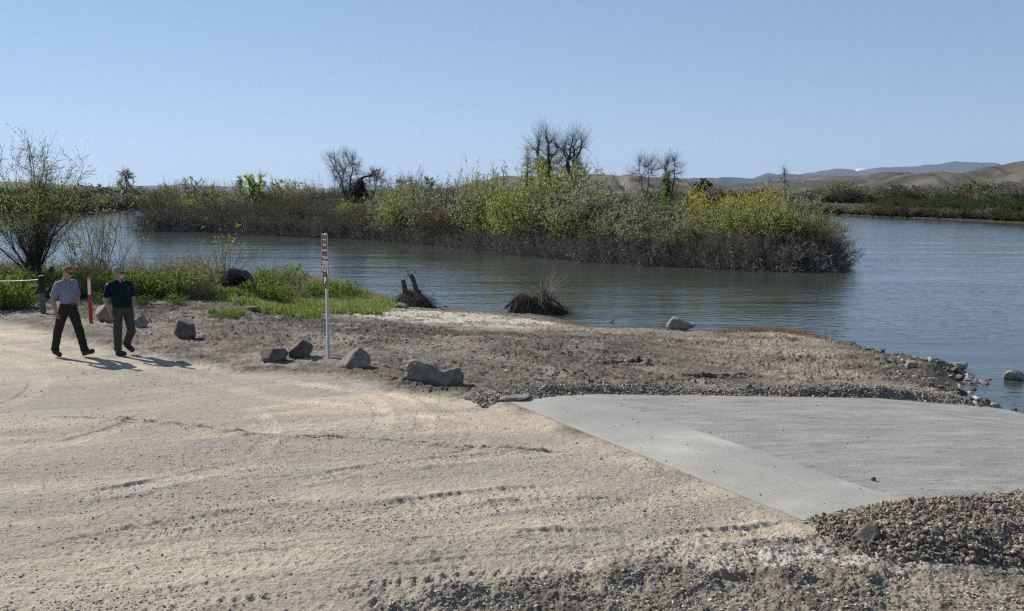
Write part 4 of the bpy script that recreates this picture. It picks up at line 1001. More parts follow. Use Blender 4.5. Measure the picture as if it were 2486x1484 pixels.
def build_person(J, skin, loc, rz, label, spec):
    t = empty('person', loc, label, 'person', rz=rz); h = .0078
    lo = np.array([-.62, -.50, -.03]); hi = np.array([.62, .50, 1.86])
    B = Field(lo, hi, h); A = lambda k: np.array(J[k], float)
    f, l, u = head(B, A('head'), J['yaw'], J['pitch'])
    sw = J.get('stout', 1.0)
    fb = np.array(J['front'], float); fb /= np.linalg.norm(fb); lb = np.array([-fb[1], fb[0], 0])
    B.cap(A('neck')-[0, 0, .03], A('head')-u*.05-f*.02, .058, .054, .03)
    # torso, hips
    def torso(Fd, g, k=.05):
        ch = A('chest'); pe = A('pelvis'); be = (ch+pe)/2
        Fd.ell(ch, (.115*sw+g, .168*sw+g, .19+g), k, fb); Fd.ell(be+fb*.01*sw, (.105*sw+g, .145*sw+g, .17+g), k, fb); Fd.ell(pe, (.108*sw+g, .158*sw+g, .125+g), k, fb)
        m_ = (A('rs')+A('ls'))/2; Fd.cap(A('rs')*.85+m_*.15-[0, 0, .02], A('ls')*.85+m_*.15-[0, 0, .02], .052+g, .052+g, k)
        for q in 'rl': Fd.cap(A('neck')-[0, 0, .035], A(q+'s')*.8+m_*.2-[0, 0, .0], .045+g, .042+g, k)
        if sw > 1.05: Fd.ell(be+fb*.045-[0, 0, .02], (.10+g, .13+g, .13+g), k, fb)
    torso(B, -.004)
    for s in 'rl':
        B.cap(A(s+'s'), A(s+'e'), .052, .041, .03); B.cap(A(s+'e'), A(s+'w'), .041, .027, .02); B.cap(A(s+'e')*.7+A(s+'w')*.3, A(s+'e')*.35+A(s+'w')*.65, .043, .034, .02)
        hand(B, A(s+'w'), J[s+'hd'], J[s+'hf'], J[s+'ht'])
        B.cap(A(s+'h'), A(s+'k'), .085, .055, .03); B.cap(A(s+'k'), A(s+'a'), .055, .038, .03)
        B.cap(A(s+'a')*.8+A(s+'heel')*.2, A(s+'toe')*.8+A(s+'heel')*.2, .034, .026, .02)
    V, F = B.mesh(); o = make_mesh('body', [(smooth_v(V, F, 1), F)], skin, t, smooth=True)
    # trousers
    Tq = Field(lo, hi, h*1.15); pe = A('pelvis')
    Tq.ell(pe, (.122*sw, .172*sw, .135), .04, fb); Tq.ell(pe+[0, 0, .07], (.112*sw, .158*sw, .13), .04, fb)
    for s in 'rl':
        Tq.cap(A(s+'h'), A(s+'k'), .104, .078, .04); e = A(s+'a')+(A(s+'k')-A(s+'a'))*.02; Tq.cap(A(s+'k'), e, .078, .070, .03)
        kk = A(s+'k'); aa = A(s+'a')
        for q, rr in ((.25, .008), (.55, .006), (.93, .012)):
            c = kk+(aa-kk)*q; dd = (aa-kk)/np.linalg.norm(aa-kk); Tq.ell(c, (.075+rr, .075+rr, .018), .02, np.cross(dd, [0, 1, 0]), dd)
    Tq.cut(pe+[0, 0, J.get('waist', .11)], (0, 0, 1))
    for s in 'rl':
        dd = A(s+'a')-A(s+'k'); Tq.cut_local(A(s+'a')+dd*.1, .15, A(s+'a')+dd*.03, dd)
    V, F = Tq.mesh(); V = smooth_v(V, F, 2); V += (fbm3(V*np.array([9, 9, 5]), 5, 3)*.014)[:, None]*rdir_of(V, pe)
    make_mesh('trousers', [(V, F)], spec['trousers'], t, smooth=True)
    # shirt
    def garment(name, g, sleeve, hem, mat, collar=True, open_v=0, k=.05, parent=t, arm_cut=.5):
        S = Field(lo, hi, h*1.1); torso(S, g, k)
        if sleeve:
            for s in 'rl':
                ed = A(s+'s')+(A(s+'e')-A(s+'s'))*sleeve; S.cap(A(s+'s')-[0, 0, .022], ed, .058+g*.5, .062+g*.5, .035)
        for s in 'rl':
            dd = A(s+'e')-A(s+'s')
            if sleeve: S.cut_local(A(s+'s')+dd*(sleeve+.22), .12, A(s+'s')+dd*(sleeve+.02), dd)
            else: sg = -1 if s == 'r' else 1; S.cut_local(A(s+'s')+lb*sg*.12, .13, A(s+'s')+lb*sg*.035, lb*sg)
        S.cut(A('pelvis')+[0, 0, hem], (0, 0, -1)); nk = A('neck')
        S.cut_local(nk+[0, 0, .06], .12, nk+[0, 0, .012]-fb*.02, np.array([0, 0, 1.])+fb*.45)
        if open_v: S.ell(nk+fb*.095-[0, 0, .045], (.05, .028+open_v*.01, .085*open_v), .01, fb, (0, 0, 1), sub=True)
        V, F = S.mesh(); V = smooth_v(V, F, 2); V += (fbm3(V*np.array([8, 8, 6])+3, 9, 3)*.016)[:, None]*rdir_of(V, A('chest'))
        o = make_mesh(name, [(V, F)], mat, parent, smooth=True)
        if collar:
            n = 20; CV = []; nk2 = nk+[0, 0, .0]
            for zz, rr in ((-.012, .070), (.030, .064), (.034, .068), (-.006, .082)):
                for a in np.linspace(.35, 2*math.pi-.35, n): CV.append(nk2+fb*math.cos(a)*rr*1.05+lb*math.sin(a)*rr+[0, 0, zz-.028*math.cos(a)])
            Fq = [[r*n+i, r*n+i+1, (r+1) % 4*n+i+1, (r+1) % 4*n+i] for r in range(4) for i in range(n-1)]
            make_mesh('collar', [(np.array(CV), np.array(Fq))], mat, o, smooth=True)
        return o
    shirt = garment('shirt', .018 if 'vest' not in spec else .010, spec['sleeve'], spec['hem'], spec['shirt'])
    if 'placket' in spec:
        c = A('chest'); P, Fq = tube1([A('neck')+fb*.085-[0, 0, .045], c+fb*(.142*sw)+[0, 0, .0]], [.008, .008], 6); make_mesh('placket', [(P, Fq)], spec['placket'], shirt)
    if 'vest' in spec:
        v = garment('vest', .030, 0, spec['vhem'], spec['vest'], True, 1.3)
        c = A('chest'); P, Fq = tube1([A('neck')+fb*.115-[0, 0, .13], A('chest')+fb*.185-[0, 0, .05], A('pelvis')+fb*.20+[0, 0, .12]], [.005]*3, 6)
        make_mesh('zip', [(P, Fq)], spec['zip'], v)
        b = ico(1); P = b[0]*np.array([.022, .022, .026]); pp = c+fb*.152+lb*.085+[0, 0, .06]; make_mesh('badge', [(P+pp, b[1])], spec['badge'], v)
    if 'belt' in spec:
        n = 40; a = np.linspace(0, 2*math.pi, n, endpoint=False); cx = pe+[0, 0, .075]
        V = np.concatenate([np.stack([cx+fb*math.cos(q)*(.116*sw+r)+lb*math.sin(q)*(.160*sw+r)+[0, 0, z] for q in a]) for r, z in ((.004, -.018), (.010, -.018), (.010, .02), (.004, .02))])
        Fq = np.array([[r*n+i, r*n+(i+1) % n, (r+1) % 4*n+(i+1) % n, (r+1) % 4*n+i] for r in range(4) for i in range(n)])
        bt = make_mesh('belt', [(V, Fq)], spec['belt'], t); bk = box(cx+fb*.130*sw, (.05, .05, .034), math.atan2(fb[1], fb[0])); make_mesh('buckle', [bk], spec['buckle'], bt)
    # boots
    for s in 'rl':
        Q = Field(np.minimum.reduce([A(s+'heel'), A(s+'toe'), A(s+'a')])-.12, np.maximum.reduce([A(s+'heel'), A(s+'toe'), A(s+'a')])+.12, .006)
        he, to, an = A(s+'heel'), A(s+'toe'), A(s+'a'); fd = to-he; fd /= np.linalg.norm(fd); up = an-he-fd*((an-he)@fd); up /= np.linalg.norm(up)
        Q.cap(he+fd*.045+up*.048, to-fd*.045+up*.034, .048, .043, .03); Q.cap(he+fd*.06+up*.07, an+(an-he)*.25, .047, .050, .03); Q.ell(to-fd*.055+up*.036, (.058, .048, .038), .02, fd, up)
        Q.cut(he+up*.012, -up); V, F = Q.mesh(); bo = make_mesh('boot', [(smooth_v(V, F, 1), F)], spec['boot'], t, smooth=True)
        l2 = np.cross(up, fd); ns = 16; aa = np.linspace(0, 2*math.pi, ns, endpoint=False); cc = (he+to)/2; ln = np.linalg.norm(to-he)/2+.004
        ring = lambda z: np.stack([cc+fd*math.copysign(abs(math.cos(q))**.7, math.cos(q))*ln+l2*math.copysign(abs(math.sin(q))**.8, math.sin(q))*.047+up*z for q in aa])
        V = np.concatenate([ring(-.004), ring(.018)]); Fs = [np.array([list(range(ns))[::-1]]), np.array([list(range(ns, 2*ns))]), np.array([[i, (i+1) % ns, (i+1) % ns+ns, i+ns] for i in range(ns)])]
        make_mesh('sole', [(V, Fs)], spec['sole'], bo)
    # head things
    c = A('head')
    if spec['hair_kind'] == 'full':
        Hh = Field(c-.16, c+.17, .006); Hh.ell(c+u*.026-f*.018, (.104, .086, .104), .01, f, u); Hh.cut(c+f*.040+u*.050, f-u*.75); Hh.cut(c-u*.032, -u-f*.25)
        Hh.ell(c+f*.075-u*.02, (.075, .11, .075), .01, f, u, sub=True)
        V, F = Hh.mesh(); V += (fbm3(V*45, 3, 3)*.007)[:, None]*rdir_of(V, c); make_mesh('hair', [(V, F)], spec['hair'], t, smooth=True)
        Bd = Field(c-.17, c+.15, .005); Bd.ell(c-u*.062+f*.050, (.052, .056, .052), .01, f, u); Bd.cut(c-u*.045+f*.05, u-f*.1); Bd.cut(c+f*.02, -f); Bd.cap(c-u*.040+f*.088+l*.028, c-u*.040+f*.088-l*.028, .011, .011, .008); Bd.ell(c-u*.056+f*.106, (.016, .020, .006), .005, f, u, sub=True)
        V, F = Bd.mesh(); V += (fbm3(V*50, 4, 3)*.006)[:, None]*rdir_of(V, c); make_mesh('beard', [(V, F)], spec['beard'], t, smooth=True)
    else:
        Hh = Field(c-.16, c+.17, .006); Hh.ell(c+u*.019-f*.011, (.0995, .0790, .1012), .01, f, u); Hh.cut(c+f*.050+u*.05, f-u*.6); Hh.cut(c-u*.045, -u-f*.3); Hh.ell(c+f*.07-u*.02, (.08, .11, .07), .01, f, u, sub=True)
        V, F = Hh.mesh(); make_mesh('hair', [(V, F)], spec['hair'], t, smooth=True)
    g = make_mesh('sunglasses', [band_mesh(c, f, l, u, .092, .079, -.012, .026, -.95, .95, 20, .004, .006)], spec['lens'], t, smooth=False)
    for s in (-1, 1):
        P, Fq = tube1([c+f*.062+l*s*.076+u*.014, c-f*.018+l*s*.081+u*.012, c-f*.035+l*s*.080-u*.004], [.003]*3, 5); make_mesh('temple', [(P, Fq)], spec['frame'], g)
    P, Fq = tube1([c+f*.094-u*.057+l*.020, c+f*.098-u*.056, c+f*.094-u*.057-l*.020], [.003, .0045, .003], 6); make_mesh('lips', [(P, Fq)], spec['lip'], t)
    if 'watch' in spec:
        w = A('rw'); d = A('rw')-A('re'); d /= np.linalg.norm(d); P, Fq = tube1([w-d*.02, w+d*.01], [.032, .031], 12); make_mesh('watch', [(P, Fq)], spec['watch'], t)
    return t
def rdir_of(V, c):
    d = V-np.array(c); d[:, 2] *= .3; return d/(np.linalg.norm(d, axis=1, keepdims=True)+1e-6)
def build_people():
    skin = mat_simple('human skin', (.42, .245, .175), (.36, .20, .14), 10, .55, .2, bdist=.003, spec=.3)  # skin's own colour, both men, with slight random mottling
    black = mat_simple('black belt leather', (.012, .011, .010), None, 8, .5, .1); boot = mat_simple('dark boot leather', (.05, .042, .036), (.03, .026, .022), 12, .7, .4, bdist=.004)
    sole = mat_simple('boot sole rubber', (.035, .032, .03), None, 8, .8, 0); lens = mat_simple('dark sunglass lens', (.006, .006, .007), None, 3, .12, 0, spec=.7)
    frame = mat_simple('sunglass frame', (.012, .01, .01), None, 3, .4, 0); lip = mat_simple('lip', (.30, .13, .11), None, 5, .6, 0)
    S1 = dict(shirt=cloth_mat('grey blue knit shirt', (.235, .255, .325)), trousers=cloth_mat('dark olive trousers', (.030, .029, .022)), belt=black, buckle=mat_simple('brass buckle', (.22, .16, .05), None, 5, .4, 0, metal=.5), boot=boot, sole=sole, hair=mat_simple('shaved hair', (.20, .125, .09), (.15, .09, .065), 30, .8, .3), hair_kind='shaved', lens=lens, frame=frame, lip=lip, sleeve=.86, hem=.085, placket=cloth_mat('shirt placket', (.20, .21, .27)))
    J1 = dict(head=(.035, -.035, 1.655), neck=(.0, 0, 1.50), yaw=R(-38), pitch=R(-20), front=(.62, -.78, 0), chest=(0, 0, 1.30), pelvis=(.0, 0, .955), rs=(-.165, -.115, 1.43), ls=(.145, .125, 1.43),
              re=(-.255, -.14, 1.145), rw=(-.215, -.215, .905), rhd=(.22, -.22, -1), rhf=(.7, -.5, .1), rht=(.5, .6, 0), le=(.185, .20, 1.14), lw=(.15, .235, .89), lhd=(-.1, .0, -1), lhf=(.6, -.3, 0), lht=(.3, -.6, 0),
              rh=(-.075, -.055, .93), lh=(.075, .06, .93), rk=(-.20, .02, .50), ra=(-.268, .10, .125), rheel=(-.315, .10, .075), rtoe=(-.18, -.06, .02), lk=(.185, -.02, .505), la=(.265, -.10, .115), lheel=(.225, -.085, .015), ltoe=(.435, -.235, .095), stout=.97, waist=.10)
    p = at(168, 868, 0); z = gz(p[0], p[1]); az = math.atan2(p[0], p[1])
    build_person(J1, skin, (p[0], p[1]+.05, z+.01), -az, 'man with shaved head in light grey blue shirt striding in front of the red marker', S1)
    S2 = dict(shirt=cloth_mat('navy shirt', (.010, .012, .045)), vest=cloth_mat('dark green fleece vest', (.006, .023, .016), .3), zip=mat_simple('vest zip', (.01, .012, .012), None, 5, .5, 0), badge=mat_simple('gold vest badge', (.14, .11, .03), None, 5, .5, 0), trousers=cloth_mat('grey olive trousers', (.068, .068, .056)), boot=boot, sole=sole, hair=mat_simple('grey hair', (.27, .27, .27), (.16, .16, .16), 40, .9, .6, bdist=.004), beard=mat_simple('white beard', (.62, .60, .57), (.45, .43, .40), 40, .9, .6, bdist=.004), hair_kind='full', lens=mat_simple('amber sunglass lens', (.03, .012, .006), None, 3, .12, 0, spec=.7), frame=frame, lip=lip, sleeve=.80, hem=.06, vhem=.03)
    J2 = dict(head=(-.01, -.03, 1.625), neck=(-.02, .0, 1.465), yaw=R(-22), pitch=R(-3), front=(.50, -.86, 0), chest=(0, 0, 1.255), pelvis=(.02, 0, .91), rs=(-.20, -.10, 1.39), ls=(.18, .11, 1.385),
              re=(-.275, -.12, 1.10), rw=(-.195, -.20, .86), rhd=(.25, -.15, -1), rhf=(.8, -.2, .1), rht=(.5, -.6, 0), le=(.235, .13, 1.09), lw=(.215, .08, .86), lhd=(-.05, -.1, -1), lhf=(.5, -.4, 0), lht=(-.2, -.6, 0),
              rh=(-.06, -.05, .89), lh=(.12, .06, .89), rk=(-.075, -.08, .47), ra=(-.09, -.06, .10), rheel=(-.125, -.04, .012), rtoe=(.055, -.20, .012), lk=(.175, -.03, .47), la=(.075, .13, .20), lheel=(.035, .16, .165), ltoe=(.19, .02, .035), stout=1.13, waist=.10)
    p = at(296, 863, 0); z = gz(p[0], p[1]); az = math.atan2(p[0], p[1])
    build_person(J2, skin, (p[0], p[1]+.05, z+.01), -az, 'grey haired bearded man in dark green vest walking right behind the shaved man', S2)
# ---------- plants ----------
def leaf_mat(name, transl=.35):
    return mat_vcol(name, rough=.6, var=.12, scale=3, bump=0, transl=transl, spec=.3)
def quads(C, D, Wd, Ln, Wt, cols):
    """leaf diamonds: centre C, long dir D, side dir Wd, length Ln, width Wt"""
    n = len(C); a = C-D*Ln[:, None]*.5; b = C+D*Ln[:, None]*.5
    s = np.cross(D, Wd); s /= np.linalg.norm(s, axis=1, keepdims=True)+1e-9
    l = C-s*Wt[:, None]*.5; r = C+s*Wt[:, None]*.5
    V = np.stack([a, l, b, r], 1).reshape(-1, 3); Fq = np.arange(n*4).reshape(n, 4)
    return V, Fq, np.repeat(cols, 4, 0)
def rdir(r_, n, up=0):
    v = r_.normal(size=(n, 3)); v[:, 2] += up; return v/np.linalg.norm(v, axis=1, keepdims=True)
def curve_pts(base, d0, ln, k, r_, bend, wig=.08):
    """n curved strands; bend = vector added progressively"""
    n = len(base); t = np.linspace(0, 1, k)
    P = base[:, None]+d0[:, None]*(t[None, :, None]*ln[:, None, None])+bend[:, None]*((t**2)[None, :, None]*ln[:, None, None])
    w = np.cumsum(r_.normal(size=(n, k, 3)), 1)*wig*(ln[:, None, None]/k); w[:, 0] = 0
    return P+w
def sample_on(P, r_, m, lo, hi):
    n, k, _ = P.shape; i = r_.integers(0, n, m); s = r_.uniform(lo, hi, m)*(k-1); j = np.minimum(s.astype(int), k-2); f = (s-j)[:, None]
    p = P[i, j]*(1-f)+P[i, j+1]*f; t = P[i, j+1]-P[i, j]; t /= np.linalg.norm(t, axis=1, keepdims=True)+1e-9
    return p, t, s/(k-1), i
PAL = {
 'willow': [(.19, .22, .068), (.235, .26, .082), (.15, .175, .052), (.28, .29, .10)],
 'bright': [(.195, .245, .055), (.25, .29, .075), (.15, .20, .042), (.30, .33, .10)],
 'olive': [(.19, .205, .12), (.24, .25, .155), (.15, .16, .09), (.29, .29, .19)],
 'gold': [(.36, .31, .055), (.42, .36, .07), (.28, .27, .05), (.22, .23, .05)],
 'green': [(.085, .14, .028), (.12, .18, .035), (.06, .10, .02), (.16, .21, .05)],
 'bronze': [(.14, .10, .05), (.18, .14, .06), (.11, .10, .04), (.15, .15, .05)],
 'grey': [(.17, .165, .12), (.13, .13, .09), (.21, .205, .15)],
}
def jitter(pal, n, r_, sd=.18):
    a = np.array(PAL[pal] if isinstance(pal, str) else pal); c = 1.65*a[r_.integers(0, len(a), n)]*(1+sd*r_.normal(size=(n, 1)))
    return np.clip(c, .01, .8)
def shrub_proto(name, seed, h=4.0, rad=2.0, stems=46, twigs=900, sub=2200, leaves=7000, pal='willow', zmin=.3, leaf=(.13, .035), wood=(.105, .085, .065), tilt=.75, droop=0, sr=.022, tw=1.0, dens_top=1.0, wood2=None):
    r_ = np.random.default_rng(seed)
    a = r_.uniform(0, 6.283, stems); rb = rad*.28*np.sqrt(r_.uniform(0, 1, stems))
    base = np.stack([np.cos(a)*rb, np.sin(a)*rb, np.full(stems, -.3)], 1)
    a2 = a+r_.normal(0, .5, stems); tl = tilt*r_.uniform(0, 1, stems)**.7
    d0 = np.stack([np.cos(a2)*np.sin(tl), np.sin(a2)*np.sin(tl), np.cos(tl)], 1)
    ln = h*r_.uniform(.62, 1.0, stems)*(1.02-.16*tl)+.3
    bend = np.stack([np.cos(a2), np.sin(a2), -np.ones(stems)*.35], 1)*(.16*tl)[:, None]
    S = curve_pts(base, d0, ln, 9, r_, bend, .16)
    W1 = tubes(S, np.linspace(sr, sr*.28, 9)[None]*r_.uniform(.6, 1.3, (stems, 1)), 4)
    p, t, s, _ = sample_on(S, r_, twigs, .12, 1)
    d = t*.75+rdir(r_, twigs, .25)*.75; d /= np.linalg.norm(d, axis=1, keepdims=True)
    l2 = h*r_.uniform(.10, .27, twigs)
    T1 = curve_pts(p, d, l2, 5, r_, np.tile([0, 0, -.25*droop+.08], (twigs, 1)), .2)
    p2, t2, s2, _ = sample_on(T1, r_, sub, .1, 1)
    d2 = t2*.7+rdir(r_, sub, .15)*.8; d2 /= np.linalg.norm(d2, axis=1, keepdims=True)
    l3 = h*r_.uniform(.04, .12, sub)
    T2 = curve_pts(p2, d2, l3, 3, r_, np.tile([0, 0, -.2*droop], (sub, 1)), .1)
    W2 = tubes(T1, tw*np.linspace(.008, .004, 5)[None]*np.ones((twigs, 1)), 3); W3 = tubes(T2, tw*np.linspace(.0055, .0035, 3)[None]*np.ones((sub, 1)), 3)
    wd = np.array(wood); wd2 = np.array(wood2 or wood)
    def wc(n, reps, z):
        c = mix(wd[None], wd2[None], np.clip(z/h, 0, 1)[:, None])*(1+.2*r_.normal(size=(n, 1))); return np.repeat(np.clip(c, .01, .5), reps, 0)
    stems_part = [(W1[0], W1[1], wc(stems, 36, S[:, 4, 2])), (W2[0], W2[1], wc(twigs, 15, p[:, 2])), (W3[0], W3[1], wc(sub, 9, p2[:, 2]))]
    # leaves along twigs and sub twigs
    both = []
    pa, ta, sa, ia = sample_on(T2, r_, int(leaves*1.6), 0, 1)
    keep = r_.uniform(size=len(pa)) < ss(zmin-.18, zmin+.22, pa[:, 2]/h)*mix(1, dens_top, pa[:, 2]/h)
    # clumpiness
    keep &= r_.uniform(size=len(pa)) < .35+.9*ss(-.25, .25, fbm3(pa*1.3, seed, 3))
    pa, ta = pa[keep][:leaves], ta[keep][:leaves]; n = len(pa)
    D = ta*.5+rdir(r_, n, .1)*.7; D /= np.linalg.norm(D, axis=1, keepdims=True)
    lc = jitter(pal, n, r_)*(1+.25*fbm3(pa*1.1+9, seed+1, 3))[:, None]
    Lq = quads(pa+rdir(r_, n)*leaf[1]*.5, D, rdir(r_, n), leaf[0]*r_.uniform(.6, 1.3, n), leaf[1]*r_.uniform(.6, 1.3, n), np.clip(lc, .01, .8))
    top = np.percentile(T2[:, -1, 2], 98.5); k_ = h/top
    stems_part = [(q[0]*np.array([1, 1, k_]), q[1], q[2]) for q in stems_part]; Lq = (Lq[0]*np.array([1, 1, k_]), Lq[1], Lq[2])
    return stems_part, [Lq]
M = {}
def mats_init():
    M['wood'] = mat_vcol('twig bark', rough=.9, var=.2, scale=6, bump=.3)
    M['leaf'] = leaf_mat('spring leaf', .58); M['grass'] = leaf_mat('grass blade', .35)
def make_proto(name, stem_name, parts, leaf_name='foliage'):
    w, l = parts
    a = make_mesh(stem_name, w, M['wood']); b = make_mesh(leaf_name, l, M['leaf']) if l and len(l[0][0]) else None
    m = (a.data, b.data if b else None)
    bpy.data.objects.remove(a)
    if b: bpy.data.objects.remove(b)
    return m
def place(name, meshes, loc, rz, sc, label, cat, group=None, stem='stems', leafn='foliage', szx=1):
    t = empty(name, loc, label, cat, group, rz); t.scale = (sc*szx, sc*szx, sc)
    for me, n in zip(meshes, (stem, leafn)):
        if me is None: continue
        o = bpy.data.objects.new(n, me); COL.objects.link(o); o.parent = t
    return t

def tree_proto(seed, h, r0, levels=4, forks=(3, 4), spread=.55, up=.15, leaves=0, pal='willow', leaf=(.1, .03), bark=(.10, .085, .07), fine=2500, ratio=.68, trunk=.28, leafdens=None, tips=True, finelen=.10, lean=(0, 0), twr=.006, levels_min=2):
    """recursive tree with tapered trunk, limbs and fine twigs"""
    r_ = np.random.default_rng(seed); segs = [[] for _ in range(levels+1)]
    def grow(p, d, ln, r, lev):
        k = 6; pts = [p]; dd = d.copy()
        for i in range(k-1):
            dd = dd+r_.normal(size=3)*.10+np.array([0, 0, up*.25]); dd /= np.linalg.norm(dd); pts.append(pts[-1]+dd*ln/(k-1))
        pts = np.array(pts); r1 = r*.62 if lev < levels else r*.35
        segs[lev].append((pts, np.linspace(r, r1, k)))
        if lev == levels: return
        nf = r_.integers(forks[0], forks[1]+1)
        for i in range(nf):
            s = 1.0 if i < 2 else r_.uniform(.25, .9); j = min(int(s*(k-1)), k-2); f = s*(k-1)-j; q = pts[j]*(1-f)+pts[j+1]*f
            az = r_.normal(size=3); az -= dd*np.dot(az, dd); az /= np.linalg.norm(az)+1e-9; th = spread*r_.uniform(.55, 1.25)
            nd = dd*math.cos(th)+az*math.sin(th); nd[2] += up; nd /= np.linalg.norm(nd)
            grow(q, nd, ln*ratio*r_.uniform(.75, 1.2), r1*r_.uniform(.62, .85), lev+1)
    d0 = np.array([lean[0], lean[1], 1.0]); d0 /= np.linalg.norm(d0)
    grow(np.array([0, 0, -.2]), d0, h*trunk, r0, 0)
    parts = []; bk = np.array(bark); allP = []
    for lev, sg in enumerate(segs):
        P = np.array([s[0] for s in sg]); Rr = np.maximum(np.array([s[1] for s in sg]), twr*.7)
        V, Fc = tubes(P, Rr, 9 if lev == 0 else (6 if lev < 3 else 4)); parts.append((V, Fc, bk*(1+.15*r_.normal())))
        if lev >= levels_min: allP.append(P)
    A = np.concatenate(allP); top = max(a[..., 2].max() for a in allP)
    p, t, s, _ = sample_on(A, r_, fine, .2, 1); d = t*.8+rdir(r_, fine, .2)*.6; d /= np.linalg.norm(d, axis=1, keepdims=True)
    T = curve_pts(p, d, h*finelen*r_.uniform(.5, 1.3, fine), 4, r_, np.tile([0, 0, .05], (fine, 1)), .2)
    V, Fc = tubes(T, np.linspace(twr, twr*.5, 4)[None]*np.ones((fine, 1)), 3); parts.append((V, Fc, bk*.95))
    p2, t2, s2, _ = sample_on(T, r_, fine*2, .2, 1); d2 = t2*.8+rdir(r_, fine*2, .2)*.6; d2 /= np.linalg.norm(d2, axis=1, keepdims=True)
    T2 = curve_pts(p2, d2, h*finelen*.5*r_.uniform(.5, 1.2, fine*2), 3, r_, np.zeros((fine*2, 3)), .2)
    V, Fc = tubes(T2, np.linspace(twr*.6, twr*.4, 3)[None]*np.ones((fine*2, 1)), 3); parts.append((V, Fc, bk*1.05))
    lv = []
    if leaves:
        pa, ta, _, _ = sample_on(T2, r_, leaves*2, 0, 1)
        k = r_.uniform(size=len(pa)) < .25+.9*ss(-.2, .3, fbm3(pa*(4/h)*1.2, seed+3, 3))
        if leafdens is not None: k &= r_.uniform(size=len(pa)) < leafdens(pa)
        pa, ta = pa[k][:leaves], ta[k][:leaves]; n = len(pa)
        D = ta*.5+rdir(r_, n, .1)*.7; D /= np.linalg.norm(D, axis=1, keepdims=True)
        lv = [quads(pa, D, rdir(r_, n), leaf[0]*r_.uniform(.6, 1.3, n), leaf[1]*r_.uniform(.7, 1.3, n), jitter(pal, n, r_, .2))]
    s = h/top
    for arr in (parts, lv):
        for i in range(len(arr)):
            q = list(arr[i]); q[0] = q[0]*np.array([s, s, s]); arr[i] = tuple(q)
    return parts, lv

